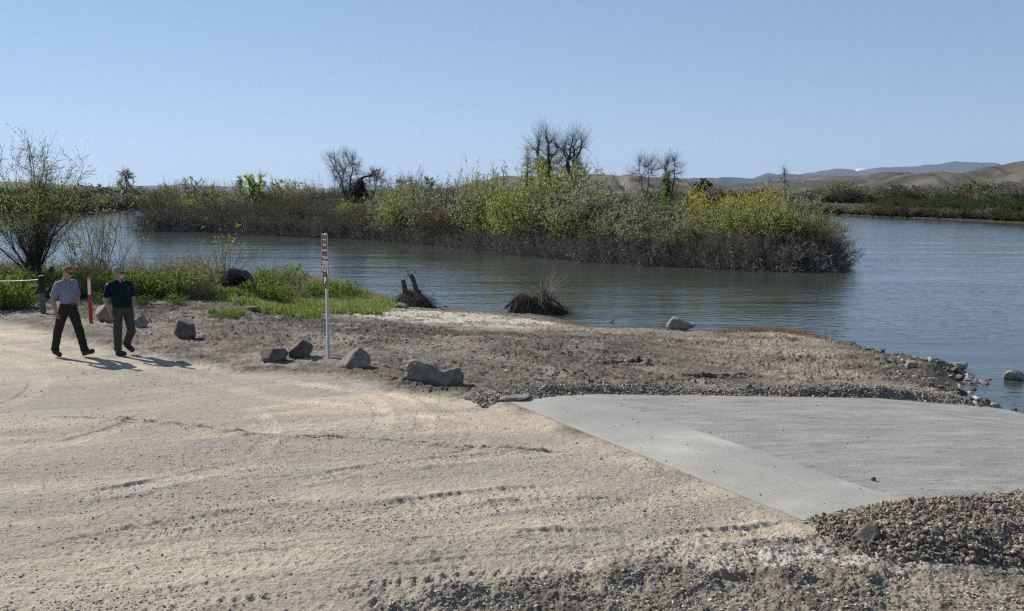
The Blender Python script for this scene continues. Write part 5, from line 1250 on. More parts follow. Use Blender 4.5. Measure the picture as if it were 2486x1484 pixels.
def tree2(seed, h, w, zc=.35, n=260, r0=.2, shape='round', leaves=0, pal='willow', leaf=(.14, .07), bark=(.10, .085, .07), twig=.006, ntw=5, tl=.05, leafz=None, lean=0, split=.38, clump=1):
    """tree grown towards tips that fill its crown outline"""
    r_ = np.random.default_rng(seed); a = r_.uniform(0, 6.283, n); u = r_.uniform(0, 1, n)
    if shape == 'fan': z = zc+(1-zc)*(.08+.92*u**.75); rad = (w/2)*np.sqrt(r_.uniform(.03, 1, n))*(.16+.95*np.clip((z-zc)/(1-zc), 0, 1)**.8)*np.where(z > .86, 1-2.2*(z-.86)*np.abs(np.cos(a*2)), 1)
    elif shape == 'spire': z = zc+(1-zc)*u; rad = (w/2)*np.sqrt(r_.uniform(.03, 1, n))*(1-.85*((z-zc)/(1-zc))**1.2)
    else: z = zc+(1-zc)*u; rad = (w/2)*np.sqrt(r_.uniform(.03, 1, n))*np.sqrt(np.clip(1-(((z-zc)/(1-zc)-.42)/.60)**2, .02, 1))
    lump = 1+.42*np.sin(a*3+seed)*np.cos(z*9+seed*2)
    tips = np.stack([np.cos(a)*rad*lump+lean*z*h, np.sin(a)*rad*lump, z*h*(1+.05*r_.normal(size=n)).clip(.8, 1.06)], 1)
    B = {}; tipd = []; tipp = []
    def seg(p, q, d, ra, rb, k=5):
        L_ = np.linalg.norm(q-p); m = p+d*L_*.38+r_.normal(size=3)*L_*.05; t = np.linspace(0, 1, k)[:, None]
        P = (1-t)**2*p+2*t*(1-t)*m+t*t*q; P[1:-1] += r_.normal(size=(k-2, 3))*L_*.02; B.setdefault(k, []).append((P, np.linspace(ra, rb, k))); dd = q-m; return dd/(np.linalg.norm(dd)+1e-9)
    def rr(m): return max(r0*(m/n)**.55, twig*1.3)
    def grow(p, d, idx, lev):
        m = len(idx)
        if m == 1: dd = seg(p, tips[idx[0]], d, rr(1), twig*.8); tipd.append(dd); tipp.append(tips[idx[0]]); return
        c = tips[idx].mean(0); f = split*r_.uniform(.75, 1.2); q = p+(c-p)*f
        if lev == 0: q = np.array([lean*zc*h*.6, 0, zc*h*.75])
        dd = seg(p, q, d, rr(m), rr(m)*.86)
        v = tips[idx]-q; v /= np.linalg.norm(v, axis=1, keepdims=True)+1e-9; i0 = r_.integers(m); i1 = np.argmin(v@v[i0]); 
        for _ in range(3):
            s = v@v[i0] > v@v[i1] if _ == 0 else v@c0 > v@c1
            if s.all() or (~s).all(): s = np.arange(m) % 2 == 0
            c0 = v[s].mean(0); c1 = v[~s].mean(0)
        grow(q, dd*.6+.4*c0/(np.linalg.norm(c0)+1e-9), idx[s], lev+1); grow(q, dd*.6+.4*c1/(np.linalg.norm(c1)+1e-9), idx[~s], lev+1)
    grow(np.array([0, 0, -.2]), np.array([0, 0, 1.]), np.arange(n), 0)
    parts = []; bk = np.array(bark); sg = B[5]; P = np.array([s[0] for s in sg]); Rr = np.array([s[1] for s in sg])
    big = Rr[:, 0] > r0*.45; V, Fc = tubes(P[big], Rr[big], 8); parts.append((V, Fc, bk)); V, Fc = tubes(P[~big], Rr[~big], 4); parts.append((V, Fc, bk))
    pp = np.array(tipp); td = np.array(tipd); fine = P[Rr[:, 0] < r0*.30]; m = n*ntw
    p, t, _, _ = sample_on(fine, r_, m, .1, 1); d = t*.9+rdir(r_, m, .6)*.5; d /= np.linalg.norm(d, axis=1, keepdims=True)
    T = curve_pts(p, d, h*tl*r_.uniform(.5, 1.4, m), 4, r_, np.tile([0, 0, .1], (m, 1)), .2); V, Fc = tubes(T, np.linspace(twig*.8, twig*.45, 4)[None]*np.ones((m, 1)), 3); parts.append((V, Fc, bk*1.1))
    lv = []
    if leaves:
        pa, ta, _, _ = sample_on(T, r_, leaves*2, 0, 1); k = r_.uniform(size=len(pa)) < .2+ss(-.15, .25, fbm3(pa*(5/h)*clump, seed+3, 3))
        if leafz is not None: k &= r_.uniform(size=len(pa)) < leafz(pa[:, 2]/h)
        pa, ta = pa[k][:leaves], ta[k][:leaves]; q = len(pa); D = ta*.5+rdir(r_, q, .1)*.7; D /= np.linalg.norm(D, axis=1, keepdims=True)
        lv = [quads(pa+rdir(r_, q)*leaf[0]*.6, D, rdir(r_, q), leaf[0]*r_.uniform(.6, 1.3, q), leaf[1]*r_.uniform(.7, 1.3, q), jitter(pal, q, r_, .2))]
    return parts, lv
NTH = ['first', 'second', 'third', 'fourth', 'fifth', 'sixth', 'seventh', 'eighth', 'ninth', 'tenth', 'eleventh', 'twelfth', 'thirteenth', 'fourteenth', 'fifteenth', 'sixteenth', 'seventeenth', 'eighteenth', 'nineteenth', 'twentieth']
def nth(i): return NTH[i] if i < len(NTH) else str(i+1)+'th'
KDESC = {'willow': 'yellow green willow bush', 'bright': 'bright spring green willow bush', 'olive': 'grey green bush', 'gold': 'golden leaved willow bush', 'green': 'dark green leafy bush', 'bronze': 'brown half leafed bush', 'brown': 'bare brown thicket bush', 'grey': 'greyish wispy bush', 'tangle': 'low tangle of bare grey twigs'}
def near_base_y(dx):
    xs = [345, 500, 700, 870, 940, 1000, 1060, 1150, 1220, 1300, 1400, 1500, 1600, 1700, 1800, 1900, 1990, 2040]
    ys = [560, 562, 572, 579, 583, 588, 594, 603, 611, 620, 629, 636, 643, 647, 653, 656, 655, 648]
    return float(np.interp(dx, xs, ys))
def build_island():
    pr = {}
    def sp(k, n, **kw):
        for i in range(n): pr.setdefault(k, []).append(make_proto('shrub', 'stems', shrub_proto(k, 100+hash_(k)*13+i*7, **kw)))
    def hash_(k): return sum(ord(c) for c in k) % 97
    sp('willow', 3, pal='willow', leaves=17000, leaf=(.13, .042), zmin=.14)
    sp('bright', 2, pal='bright', leaves=20000, leaf=(.13, .042), zmin=.1, tilt=.6)
    sp('olive', 3, pal='olive', leaves=17000, leaf=(.12, .044), zmin=.15, tilt=.8, wood=(.10, .085, .07))
    sp('gold', 2, pal='gold', leaves=17000, leaf=(.13, .04), zmin=.3, tilt=.6)
    sp('green', 2, pal='green', leaves=12000, leaf=(.10, .05), zmin=.12)
    sp('bronze', 3, pal='bronze', leaves=5500, leaf=(.09, .03), zmin=.35, wood=(.115, .085, .062), twigs=1300, sub=4200)
    sp('brown', 3, pal='bronze', leaves=2600, leaf=(.08, .028), zmin=.3, wood=(.15, .128, .10), wood2=(.15, .125, .09), twigs=1500, sub=5200)
    sp('grey', 2, pal='grey', leaves=4500, leaf=(.08, .028), zmin=.3, wood=(.15, .135, .115), twigs=1200, sub=3800)
    sp('tangle', 3, pal='grey', leaves=100, h=1.6, rad=2.6, tilt=1.45, stems=90, twigs=1200, sub=2600, wood=(.24, .21, .175), wood2=(.18, .15, .12), sr=.016, droop=1)
    rows = []
    def add(dx, top, kind, back=0.0, wid=1.0): rows.append((dx, top, kind, back, wid))
    # front row of standing bushes, right half (dx, display y of the top, kind, metres behind the shore)
    for a in [(985, 470, 'willow', 3.0, 1.1), (968, 500, 'willow', .8, .9), (1010, 445, 'olive', 8, 1.1), (1045, 470, 'olive', 3, 1), (1075, 490, 'bronze', 1.5, 1), (1100, 455, 'grey', 9, 1.1), (1120, 500, 'bronze', 2, 1),
              (1145, 415, 'bright', 16, .62), (1150, 480, 'olive', 4, 1), (1185, 470, 'willow', 3, 1), (1185, 435, 'olive', 15, 1), (1215, 455, 'bronze', 6, 1), (1230, 470, 'bright', 2.5, 1), (1262, 455, 'bright', 4, 1.1), (1290, 462, 'willow', 2, 1), (1310, 440, 'bright', 8, 1), (1330, 468, 'willow', 3, 1.0), (1365, 432, 'willow', 8, 1.1), (1355, 480, 'olive', 2, 1),
              (1400, 428, 'olive', 6, 1.2), (1395, 480, 'willow', 1.5, .9), (1430, 452, 'olive', 3, 1.1), (1460, 470, 'olive', 5, 1), (1470, 520, 'green', 1.2, .9), (1500, 478, 'grey', 4, 1), (1520, 500, 'olive', 2, 1), (1545, 470, 'grey', 6, 1), (1565, 490, 'olive', 3.5, 1), (1580, 530, 'olive', .8, 1), (1610, 505, 'green', 3, .8), (1625, 478, 'green', 6, .55), (1650, 500, 'olive', 4, 1), (1660, 545, 'green', .8, 1), (1690, 520, 'olive', 2.0, .9),
              (1712, 474, 'gold', 7, .9), (1730, 500, 'willow', 3, 1), (1758, 478, 'gold', 6, .9), (1775, 510, 'willow', 2, 1), (1800, 495, 'willow', 4, 1), (1832, 474, 'gold', 6, .8), (1835, 515, 'willow', 1.6, 1), (1870, 505, 'willow', 2.5, 1), (1905, 512, 'willow', 2, 1.1), (1890, 475, 'olive', 10, 1.0), (1925, 495, 'olive', 10, 1), (1940, 530, 'bronze', 1.5, 1.1), (1965, 545, 'bronze', 2.5, 1.1), (1985, 570, 'brown', 1.0, 1.3), (2010, 575, 'grey', 2.0, 1.3), (1750, 555, 'brown', .4, 1), (1820, 565, 'bronze', .5, 1), (1880, 560, 'brown', .5, 1), (1935, 575, 'brown', .4, 1)]: add(*a)
    for dx in range(1000, 2030, 58): add(dx, near_base_y(dx)-(30+12*math.sin(dx*1.7)), ['brown', 'bronze', 'brown'][(dx//46) % 3], .3, 1.2)
    for q_, dx in enumerate(range(395, 1160, 24)): add(dx, 458+7*math.sin(dx*.07)+4*math.sin(dx*.19), ['olive', 'grey', 'bronze', 'olive', 'grey', 'bronze'][q_ % 6], 26, 1)
    # left half, browner
    L_ = [(380, 474, 'bronze', 4, 1.0), (366, 512, 'bronze', 1, 1.0), (395, 462, 'grey', 8, 1.1), (420, 455, 'olive', 16, 1), (465, 470, 'willow', 8, 1), (430, 495, 'bronze', 2, 1), (500, 470, 'bronze', 10, 1), (475, 505, 'brown', 2, 1), (530, 475, 'olive', 10, 1), (545, 490, 'brown', 3, 1), (575, 470, 'olive', 12, 1), (600, 492, 'brown', 3, 1), (640, 475, 'bronze', 14, 1), (650, 490, 'brown', 4, 1), (690, 472, 'bronze', 12, 1), (700, 495, 'brown', 3, 1), (740, 478, 'brown', 9, 1), (760, 485, 'bronze', 5, 1), (785, 478, 'brown', 14, 1), (815, 476, 'grey', 10, 1), (800, 505, 'brown', 3, 1), (845, 480, 'willow', 6, 1), (840, 510, 'brown', 2, 1), (880, 500, 'bronze', 3, 1), (905, 485, 'bronze', 8, 1), (935, 470, 'olive', 12, 1), (925, 510, 'bronze', 2, 1), (955, 480, 'olive', 6, 1), (960, 455, 'olive', 18, 1), (990, 440, 'grey', 20, 1)]
    for a in L_: add(*a)
    for dx in range(372, 960, 30): add(dx, near_base_y(dx)-(44+10*math.sin(dx*1.3)), ['brown', 'brown', 'bronze'][(dx//30) % 3], .3, 1.3)
    cnt = {}
    rows.sort(key=lambda q: q[0])
    for i, (dx, top, kind, back, wid) in enumerate(rows):
        r_ = np.random.default_rng(500+i)
        b = at(dx, near_base_y(dx), WATER); Y = b[1]+.9+back; X = b[0]*Y/b[1]
        z = gz(X, Y); tz = atd(dx, top, Y)[2]; hgt = max(tz-z, 1.2)*1.06
        cnt[kind] = cnt.get(kind, 0)+1
        half = 'right' if dx > 965 else 'left'
        me = pr[kind][r_.integers(0, len(pr[kind]))]
        k = cnt[kind]-1
        lab = f"{KDESC[kind]} on the island, {nth(k)} such from the left"
        place({'willow': 'willow_bush', 'bright': 'willow_bush', 'gold': 'willow_bush', 'brown': 'thicket', 'bronze': 'thicket'}.get(kind, 'bush'), me, (X, Y, z-.05), r_.uniform(0, 6.28), hgt/4.0*r_.uniform(.86, 1.12), lab, 'bush', 'bushes on the island', szx=wid*min(1.25, max(.85, 3.6/hgt)))
    # tangles at the waterline
    j = 0
    for dx in np.arange(352, 2040, 27):
        r_ = np.random.default_rng(900+j); b = at(dx+r_.uniform(-6, 6), near_base_y(dx), WATER); sc = r_.uniform(.75, 1.25)*(1.0 if dx > 960 else 1.25)
        place('tangle', pr['tangle'][j % 3], (b[0], b[1]+.5, WATER+.05), r_.uniform(0, 6.28), sc, f"{KDESC['tangle']} at the island waterline, {nth(j)} from the left", 'bush', 'bare tangles along the island waterline')
        j += 1
    return pr
def build_island_trees():
    def T(name, dx, Y, base_dy, top, parts, label, leafn='foliage', cat='tree', rz=0, dz=0):
        z = gz(atd(dx, 500, Y)[0], Y); p = atd(dx, base_dy, Y); hz = atd(dx, top, Y)[2]-z
        return p[0], Y, z, hz
    def put(dx, Y, top, wpx, seed, label, group=None, **kw):
        x = atd(dx, 500, Y)[0]; z = gz(x, Y); h = atd(dx, top, Y)[2]-z; w = wpx*Y/(FPX*K)
        pw, l = tree2(seed, h, w, **kw)
        t = empty('tree', (x, Y, z-.1), label, 'tree', group, np.random.default_rng(seed).uniform(0, .6))
        make_mesh('trunk', pw[:1], M['wood'], t, smooth=True); make_mesh('branches', pw[1:], M['wood'], t)
        if l: make_mesh('foliage', l, M['leaf'], t)
        return t
    bare = (.10, .082, .068); pale = (.19, .17, .145)
    put(842, 118, 374, 96, 5, 'bare fan crowned tree with a forked trunk left of the dead ivy clad trunk', shape='fan', zc=.30, n=170, r0=.20, bark=(.16, .14, .12), twig=.007, ntw=20, tl=.13)
    put(915, 122, 412, 66, 8, 'bare grey wispy tree right of the dead ivy clad trunk', zc=.25, n=130, r0=.14, bark=pale, twig=.007, ntw=22, tl=.12)
    put(308, 235, 412, 54, 11, 'lone airy tree on the far left bank, budding pale green', shape='round', zc=.3, n=240, r0=.3, bark=bare, twig=.018, ntw=5, tl=.06, leaves=2600, pal='grey', leaf=(.30, .18))
    put(465, 128, 430, 66, 13, 'round topped thin olive tree above the left end of the island thicket', shape='fan', zc=.3, n=200, r0=.16, bark=bare, twig=.010, leaves=2200, pal='olive', leaf=(.16, .09))
    put(620, 130, 422, 62, 17, 'yellow leaved tree, tallest over the left part of the thicket', shape='fan', zc=.25, n=220, r0=.18, bark=bare, twig=.010, leaves=4200, pal='bright', leaf=(.18, .10))
    put(584, 134, 424, 44, 19, 'grey green pointed tree touching the yellow tree on its left', shape='spire', zc=.25, n=200, r0=.14, bark=pale, twig=.010, leaves=2200, pal='olive', leaf=(.15, .08))
    put(690, 132, 434, 84, 23, 'loose pale green tree between the yellow tree and the bare tree', shape='fan', zc=.28, n=240, r0=.15, bark=bare, twig=.010, leaves=3200, pal='willow', leaf=(.17, .09), clump=1.5)
    put(745, 136, 452, 50, 24, 'low rounded olive tree right of the loose pale green tree', zc=.25, n=160, r0=.12, bark=pale, twig=.010, leaves=2000, pal='olive', leaf=(.16, .09))
    put(515, 132, 450, 60, 26, 'low spreading budding tree right of the round topped olive tree', zc=.25, n=160, r0=.12, bark=bare, twig=.010, leaves=1800, pal='willow', leaf=(.15, .08))
    put(405, 126, 446, 50, 27, 'small sparse tree at the left end of the island', zc=.25, n=160, r0=.12, bark=bare, twig=.010, leaves=1500, pal='willow', leaf=(.15, .08))
    put(1322, 84, 316, 80, 29, 'tallest dead topped tree in the middle of the island, left of the pair', shape='fan', zc=.34, n=120, r0=.34, bark=(.095, .076, .062), twig=.006, ntw=16, tl=.15, leaves=1500, pal='willow', leaf=(.12, .05), leafz=lambda q: 1-ss(.55, .8, q))
    put(1380, 85, 332, 86, 31, 'twisted black dead topped tree, right of the pair in the middle of the island', shape='fan', zc=.34, n=110, r0=.36, bark=(.065, .052, .044), twig=.006, ntw=16, tl=.15, leaves=1800, pal='willow', leaf=(.12, .05), leafz=lambda q: 1-ss(.5, .9, q), lean=.05)
    put(1280, 86, 366, 64, 37, 'slender half leafed tree just left of the tall dead topped pair', shape='spire', zc=.25, n=240, r0=.14, bark=pale, twig=.007, leaves=3000, pal='willow', leaf=(.11, .05))
    put(1318, 82, 388, 62, 41, 'yellow green leafy tree filling the foot of the tall dead topped pair', shape='round', zc=.2, n=260, r0=.14, bark=bare, twig=.007, leaves=6500, pal='willow', leaf=(.12, .055))
    put(1405, 82, 385, 76, 42, 'airy budding willow behind the twisted dead topped tree', shape='round', zc=.2, n=260, r0=.14, bark=bare, twig=.007, leaves=3000, pal='willow', leaf=(.11, .05))
    put(1360, 78, 412, 90, 45, 'broad yellow green willow under the dead topped pair', shape='round', zc=.15, n=280, r0=.14, bark=bare, twig=.007, leaves=7500, pal='willow', leaf=(.12, .05))
    put(1566, 76, 388, 62, 43, 'bare spindly grey tree, left of the two rising over the olive bushes', shape='fan', zc=.30, n=90, r0=.09, bark=pale, twig=.005, ntw=18, tl=.13)
    put(1624, 74, 386, 64, 47, 'bare topped tree with a green ivy clad lower trunk over the olive bushes', shape='fan', zc=.34, n=100, r0=.11, bark=bare, twig=.005, ntw=18, tl=.13)
    put(1618, 73, 424, 42, 48, 'narrow column of fresh green leaves wrapped round the bare topped tree', shape='spire', zc=.15, n=160, r0=.08, bark=bare, twig=.006, leaves=6000, pal='green', leaf=(.10, .07))
    put(1903, 82, 408, 44, 53, 'thin grey spire shaped tree rising behind the golden willows', shape='spire', zc=.3, n=200, r0=.10, bark=pale, twig=.007, leaves=2200, pal='olive', leaf=(.10, .05))
    put(1866, 86, 440, 60, 59, 'rounder grey green tree left of the thin grey spire shaped tree', zc=.2, n=220, r0=.12, bark=pale, twig=.007, leaves=3800, pal='olive', leaf=(.11, .055))
    put(1222, 104, 410, 34, 61, 'slim grey tree standing between the lime bush and the tall dead pair', zc=.3, n=120, r0=.10, bark=pale, twig=.008, leaves=1500, pal='olive', leaf=(.13, .07))
    put(1706, 300, 437, 46, 67, 'dense round dark green tree far away before the tan hills', zc=.12, n=200, r0=.35, bark=bare, twig=.02, leaves=14000, tl=.08, pal=[(.055, .075, .04), (.075, .10, .05), (.045, .062, .035)], leaf=(.42, .30))
    for k, (dx, tp) in enumerate(((1000, 426), (1042, 432), (972, 434))):
        put(dx, 112+3*k, tp, 66, 71+k, ['pale olive tree, middle of three behind the drooping willow', 'pale olive tree, right one of three behind the drooping willow', 'pale olive tree, left one of three behind the drooping willow'][k], 'pale olive trees on the island', zc=.2, n=220, r0=.13, bark=pale, twig=.009, leaves=3600, pal='olive', leaf=(.14, .07))
    # dead ivy clad trunk with a broken limb
    Y = 112; x = atd(868, 500, Y)[0]; z = gz(x, Y); s = Y/(FPX*K)  # metres per display px here
    t = empty('dead_tree', (x, Y, z-.1), 'dead broken trunk smothered in dark ivy with a bare limb reaching right', 'tree')
    top = (atd(868, 432, Y)[2]-z)
    r_ = np.random.default_rng(77); bk = np.array([.06, .045, .038])
    pts = [(0, 0, 0), (.1, 0, top*.3), (.0, .1, top*.6), (.25, 0, top*.88), (.45, 0, top)]
    tr = tube1(pts, [.45, .36, .30, .24, .18], 9); make_mesh('trunk', [(tr[0], tr[1], bk)], M['wood'], t, smooth=True)
    br = tube1([(.45, 0, top), (.9, 0, top+.25), (1.5, .1, top+.35), (2.1, 0, top+.9), (2.7, 0, top+1.05)], [.17, .13, .10, .07, .03], 6)
    b2 = tube1([(1.5, .1, top+.35), (2.0, .1, top+.35), (2.4, .1, top+.1)], [.08, .05, .02], 5); b3 = tube1([(2.1, 0, top+.9), (2.3, 0, top+1.3)], [.05, .02], 5)
    make_mesh('limb', [(b_[0], b_[1], bk) for b_ in (br, b2, b3)], M['wood'], t)
    n = 5200; zz = r_.uniform(0, 1, n)**1.3; rad = (1.15*np.sin(np.clip(zz*2.6+.5, 0, math.pi))+.32)*(1-.55*zz); a = r_.uniform(0, 6.28, n); rr = rad*np.sqrt(r_.uniform(.1, 1, n))
    P = np.stack([rr*np.cos(a)+.35*zz, rr*np.sin(a), zz*top*.98], 1)
    T1 = curve_pts(P, rdir(r_, n, -.2), r_.uniform(.25, .7, n), 4, r_, np.tile([0, 0, -.3], (n, 1)), .3)
    V, Fc = tubes(T1, np.full((n, 4), .014), 3)
    q = quads(P, rdir(r_, n), rdir(r_, n), np.full(n, .14), np.full(n, .09), jitter([(.035, .04, .02), (.05, .045, .03)], n, r_))
    make_mesh('ivy', [(V, Fc, np.array([.04, .034, .028])), q], M['wood'], t)
    # hill masts
    for k, (dx, tp) in enumerate(((1449, 408), (1459, 404), (1088, 432))):
        Yk = 3550; p = atd(dx, 425 if k < 2 else 458, Yk); tt = atd(dx, tp, Yk)[2]-p[2]
        tb = tube1([(0, 0, -8), (0, 0, tt)], [1.0, .8], 6); o = make_mesh('mast', [tb], mat_simple('mast steel', (.25, .25, .26), None, 1, .7, 0))
        o.location = p; tag(o, ['left one of the two thin radio masts on top of the mesa', 'right one of the two thin radio masts on top of the mesa', 'single thin mast standing left of the mesa'][k], 'mast')
def build_far_banks(pr):
    far = {}
    def hash_(k): return sum(ord(c) for c in k) % 97
    big = dict(leaf=(.30, .15), twigs=600, sub=1400, sr=.04)
    def sp(k, n, **kw):
        for i in range(n):
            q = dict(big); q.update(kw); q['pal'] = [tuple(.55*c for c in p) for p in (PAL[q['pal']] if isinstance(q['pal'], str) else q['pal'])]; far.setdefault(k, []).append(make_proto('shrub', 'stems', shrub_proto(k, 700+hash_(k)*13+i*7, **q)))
    sp('green', 2, pal=[(.055, .085, .025), (.08, .115, .03), (.04, .06, .018)], leaves=5000, zmin=.05, tilt=1.0)
    sp('grey', 3, pal='grey', leaves=3000, zmin=.2, wood=(.13, .11, .09))
    sp('brown', 3, pal=[(.10, .065, .05), (.085, .065, .045), (.12, .09, .06)], leaves=3000, zmin=.1, wood=(.10, .075, .06))
    sp('olive', 2, pal='olive', leaves=4000, zmin=.15)
    sp('willow', 1, pal='willow', leaves=4500, zmin=.25)
    lab = {'green': 'dark green far bank bush', 'grey': 'grey bare far bank bush', 'brown': 'reddish brown far bank bush', 'olive': 'grey green far bank bush', 'willow': 'yellow green far bank willow'}
    cnt = {}
    def row(x0, x1, step, back, top, kinds, seed, zone, cat='bush', base=None):
        r_ = np.random.default_rng(seed); xs = np.array([p[0] for p in far_line]); 
        fx = [-500, -150, 0, 180, 230, 275, 330, 500, 900, 1300, 1500, 1700, 1850, 1960, 2050, 2150, 2250, 2400, 2486, 2900]; fy = [534, 527, 524, 523, 518, 511, 508, 506, 505, 506, 508, 511, 516, 519, 522, 527, 531, 538, 543, 566]
        dx = x0
        while dx < x1:
            q = dx+r_.uniform(-.3, .3)*step; b = at(q, float(np.interp(q, fx, fy)), WATER); bk = back+r_.uniform(-1, 1)*min(back*.3, 6); Y = b[1]+2+bk*(1 if b[1] > 100 else .6); X = b[0]*Y/b[1]
            z = float(H0(np.array([X]), np.array([Y]))[0]); tp = (top(q) if callable(top) else top)+r_.uniform(-5, 6); h = max(atd(q, tp, Y)[2]-z, 1.2)
            k = kinds[r_.integers(0, len(kinds))]; key = (k, zone); cnt[key] = cnt.get(key, 0)+1
            me = far[k][r_.integers(0, len(far[k]))]
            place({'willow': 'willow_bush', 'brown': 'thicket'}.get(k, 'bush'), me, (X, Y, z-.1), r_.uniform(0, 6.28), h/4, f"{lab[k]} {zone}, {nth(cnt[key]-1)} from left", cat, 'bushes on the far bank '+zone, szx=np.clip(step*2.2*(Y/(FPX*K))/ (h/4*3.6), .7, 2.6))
            dx += step
    Rz = 'at right'
    row(2130, 2600, 13, 1.0, lambda q: np.interp(q, [2130, 2300, 2560], [500, 502, 510]), ['green', 'green', 'brown', 'grey'], 1, Rz)
    row(1950, 2150, 17, 1.5, lambda q: np.interp(q, [1950, 2150], [486, 500]), ['grey', 'olive', 'grey', 'brown'], 2, Rz)
    row(2120, 2600, 14, 9, lambda q: np.interp(q, [2120, 2300, 2560], [487, 488, 493]), ['green'], 3, 'in the green strip at right')
    row(2150, 2600, 18, 22, lambda q: np.interp(q, [2150, 2560], [478, 482]), ['green', 'green'], 4, 'in the green strip at right')
    row(1940, 2570, 20, 46, lambda q: 461+6*math.sin(q*.03), ['grey', 'brown', 'grey', 'olive', 'brown'], 5, 'in the back row at right')
    row(1990, 2570, 34, 62, lambda q: 455+6*math.sin(q*.045)-14*(q > 2330)*(q < 2440), ['grey', 'grey', 'olive', 'willow', 'brown'], 6, 'in the back row at right', 'bush')
    row(1600, 1960, 22, 6, lambda q: 463+6*math.sin(q*.05), ['grey', 'olive', 'brown'], 7, 'seen past the island tip')
    row(1000, 1620, 36, 6, lambda q: 474, ['grey', 'olive', 'willow'], 8, 'behind the island')
    row(330, 1000, 34, 8, lambda q: 468+4*math.sin(q*.04), ['grey', 'brown', 'willow', 'olive'], 9, 'behind the island')
    row(-130, 345, 17, 4, lambda q: np.interp(q, [-130, 100, 200, 280, 345], [468, 472, 478, 470, 478]), ['brown', 'grey', 'olive', 'brown', 'willow'], 10, 'at left')
    row(-130, 345, 26, 40, lambda q: 455+6*math.sin(q*.05), ['grey', 'olive', 'willow', 'green'], 11, 'in the back row at left')
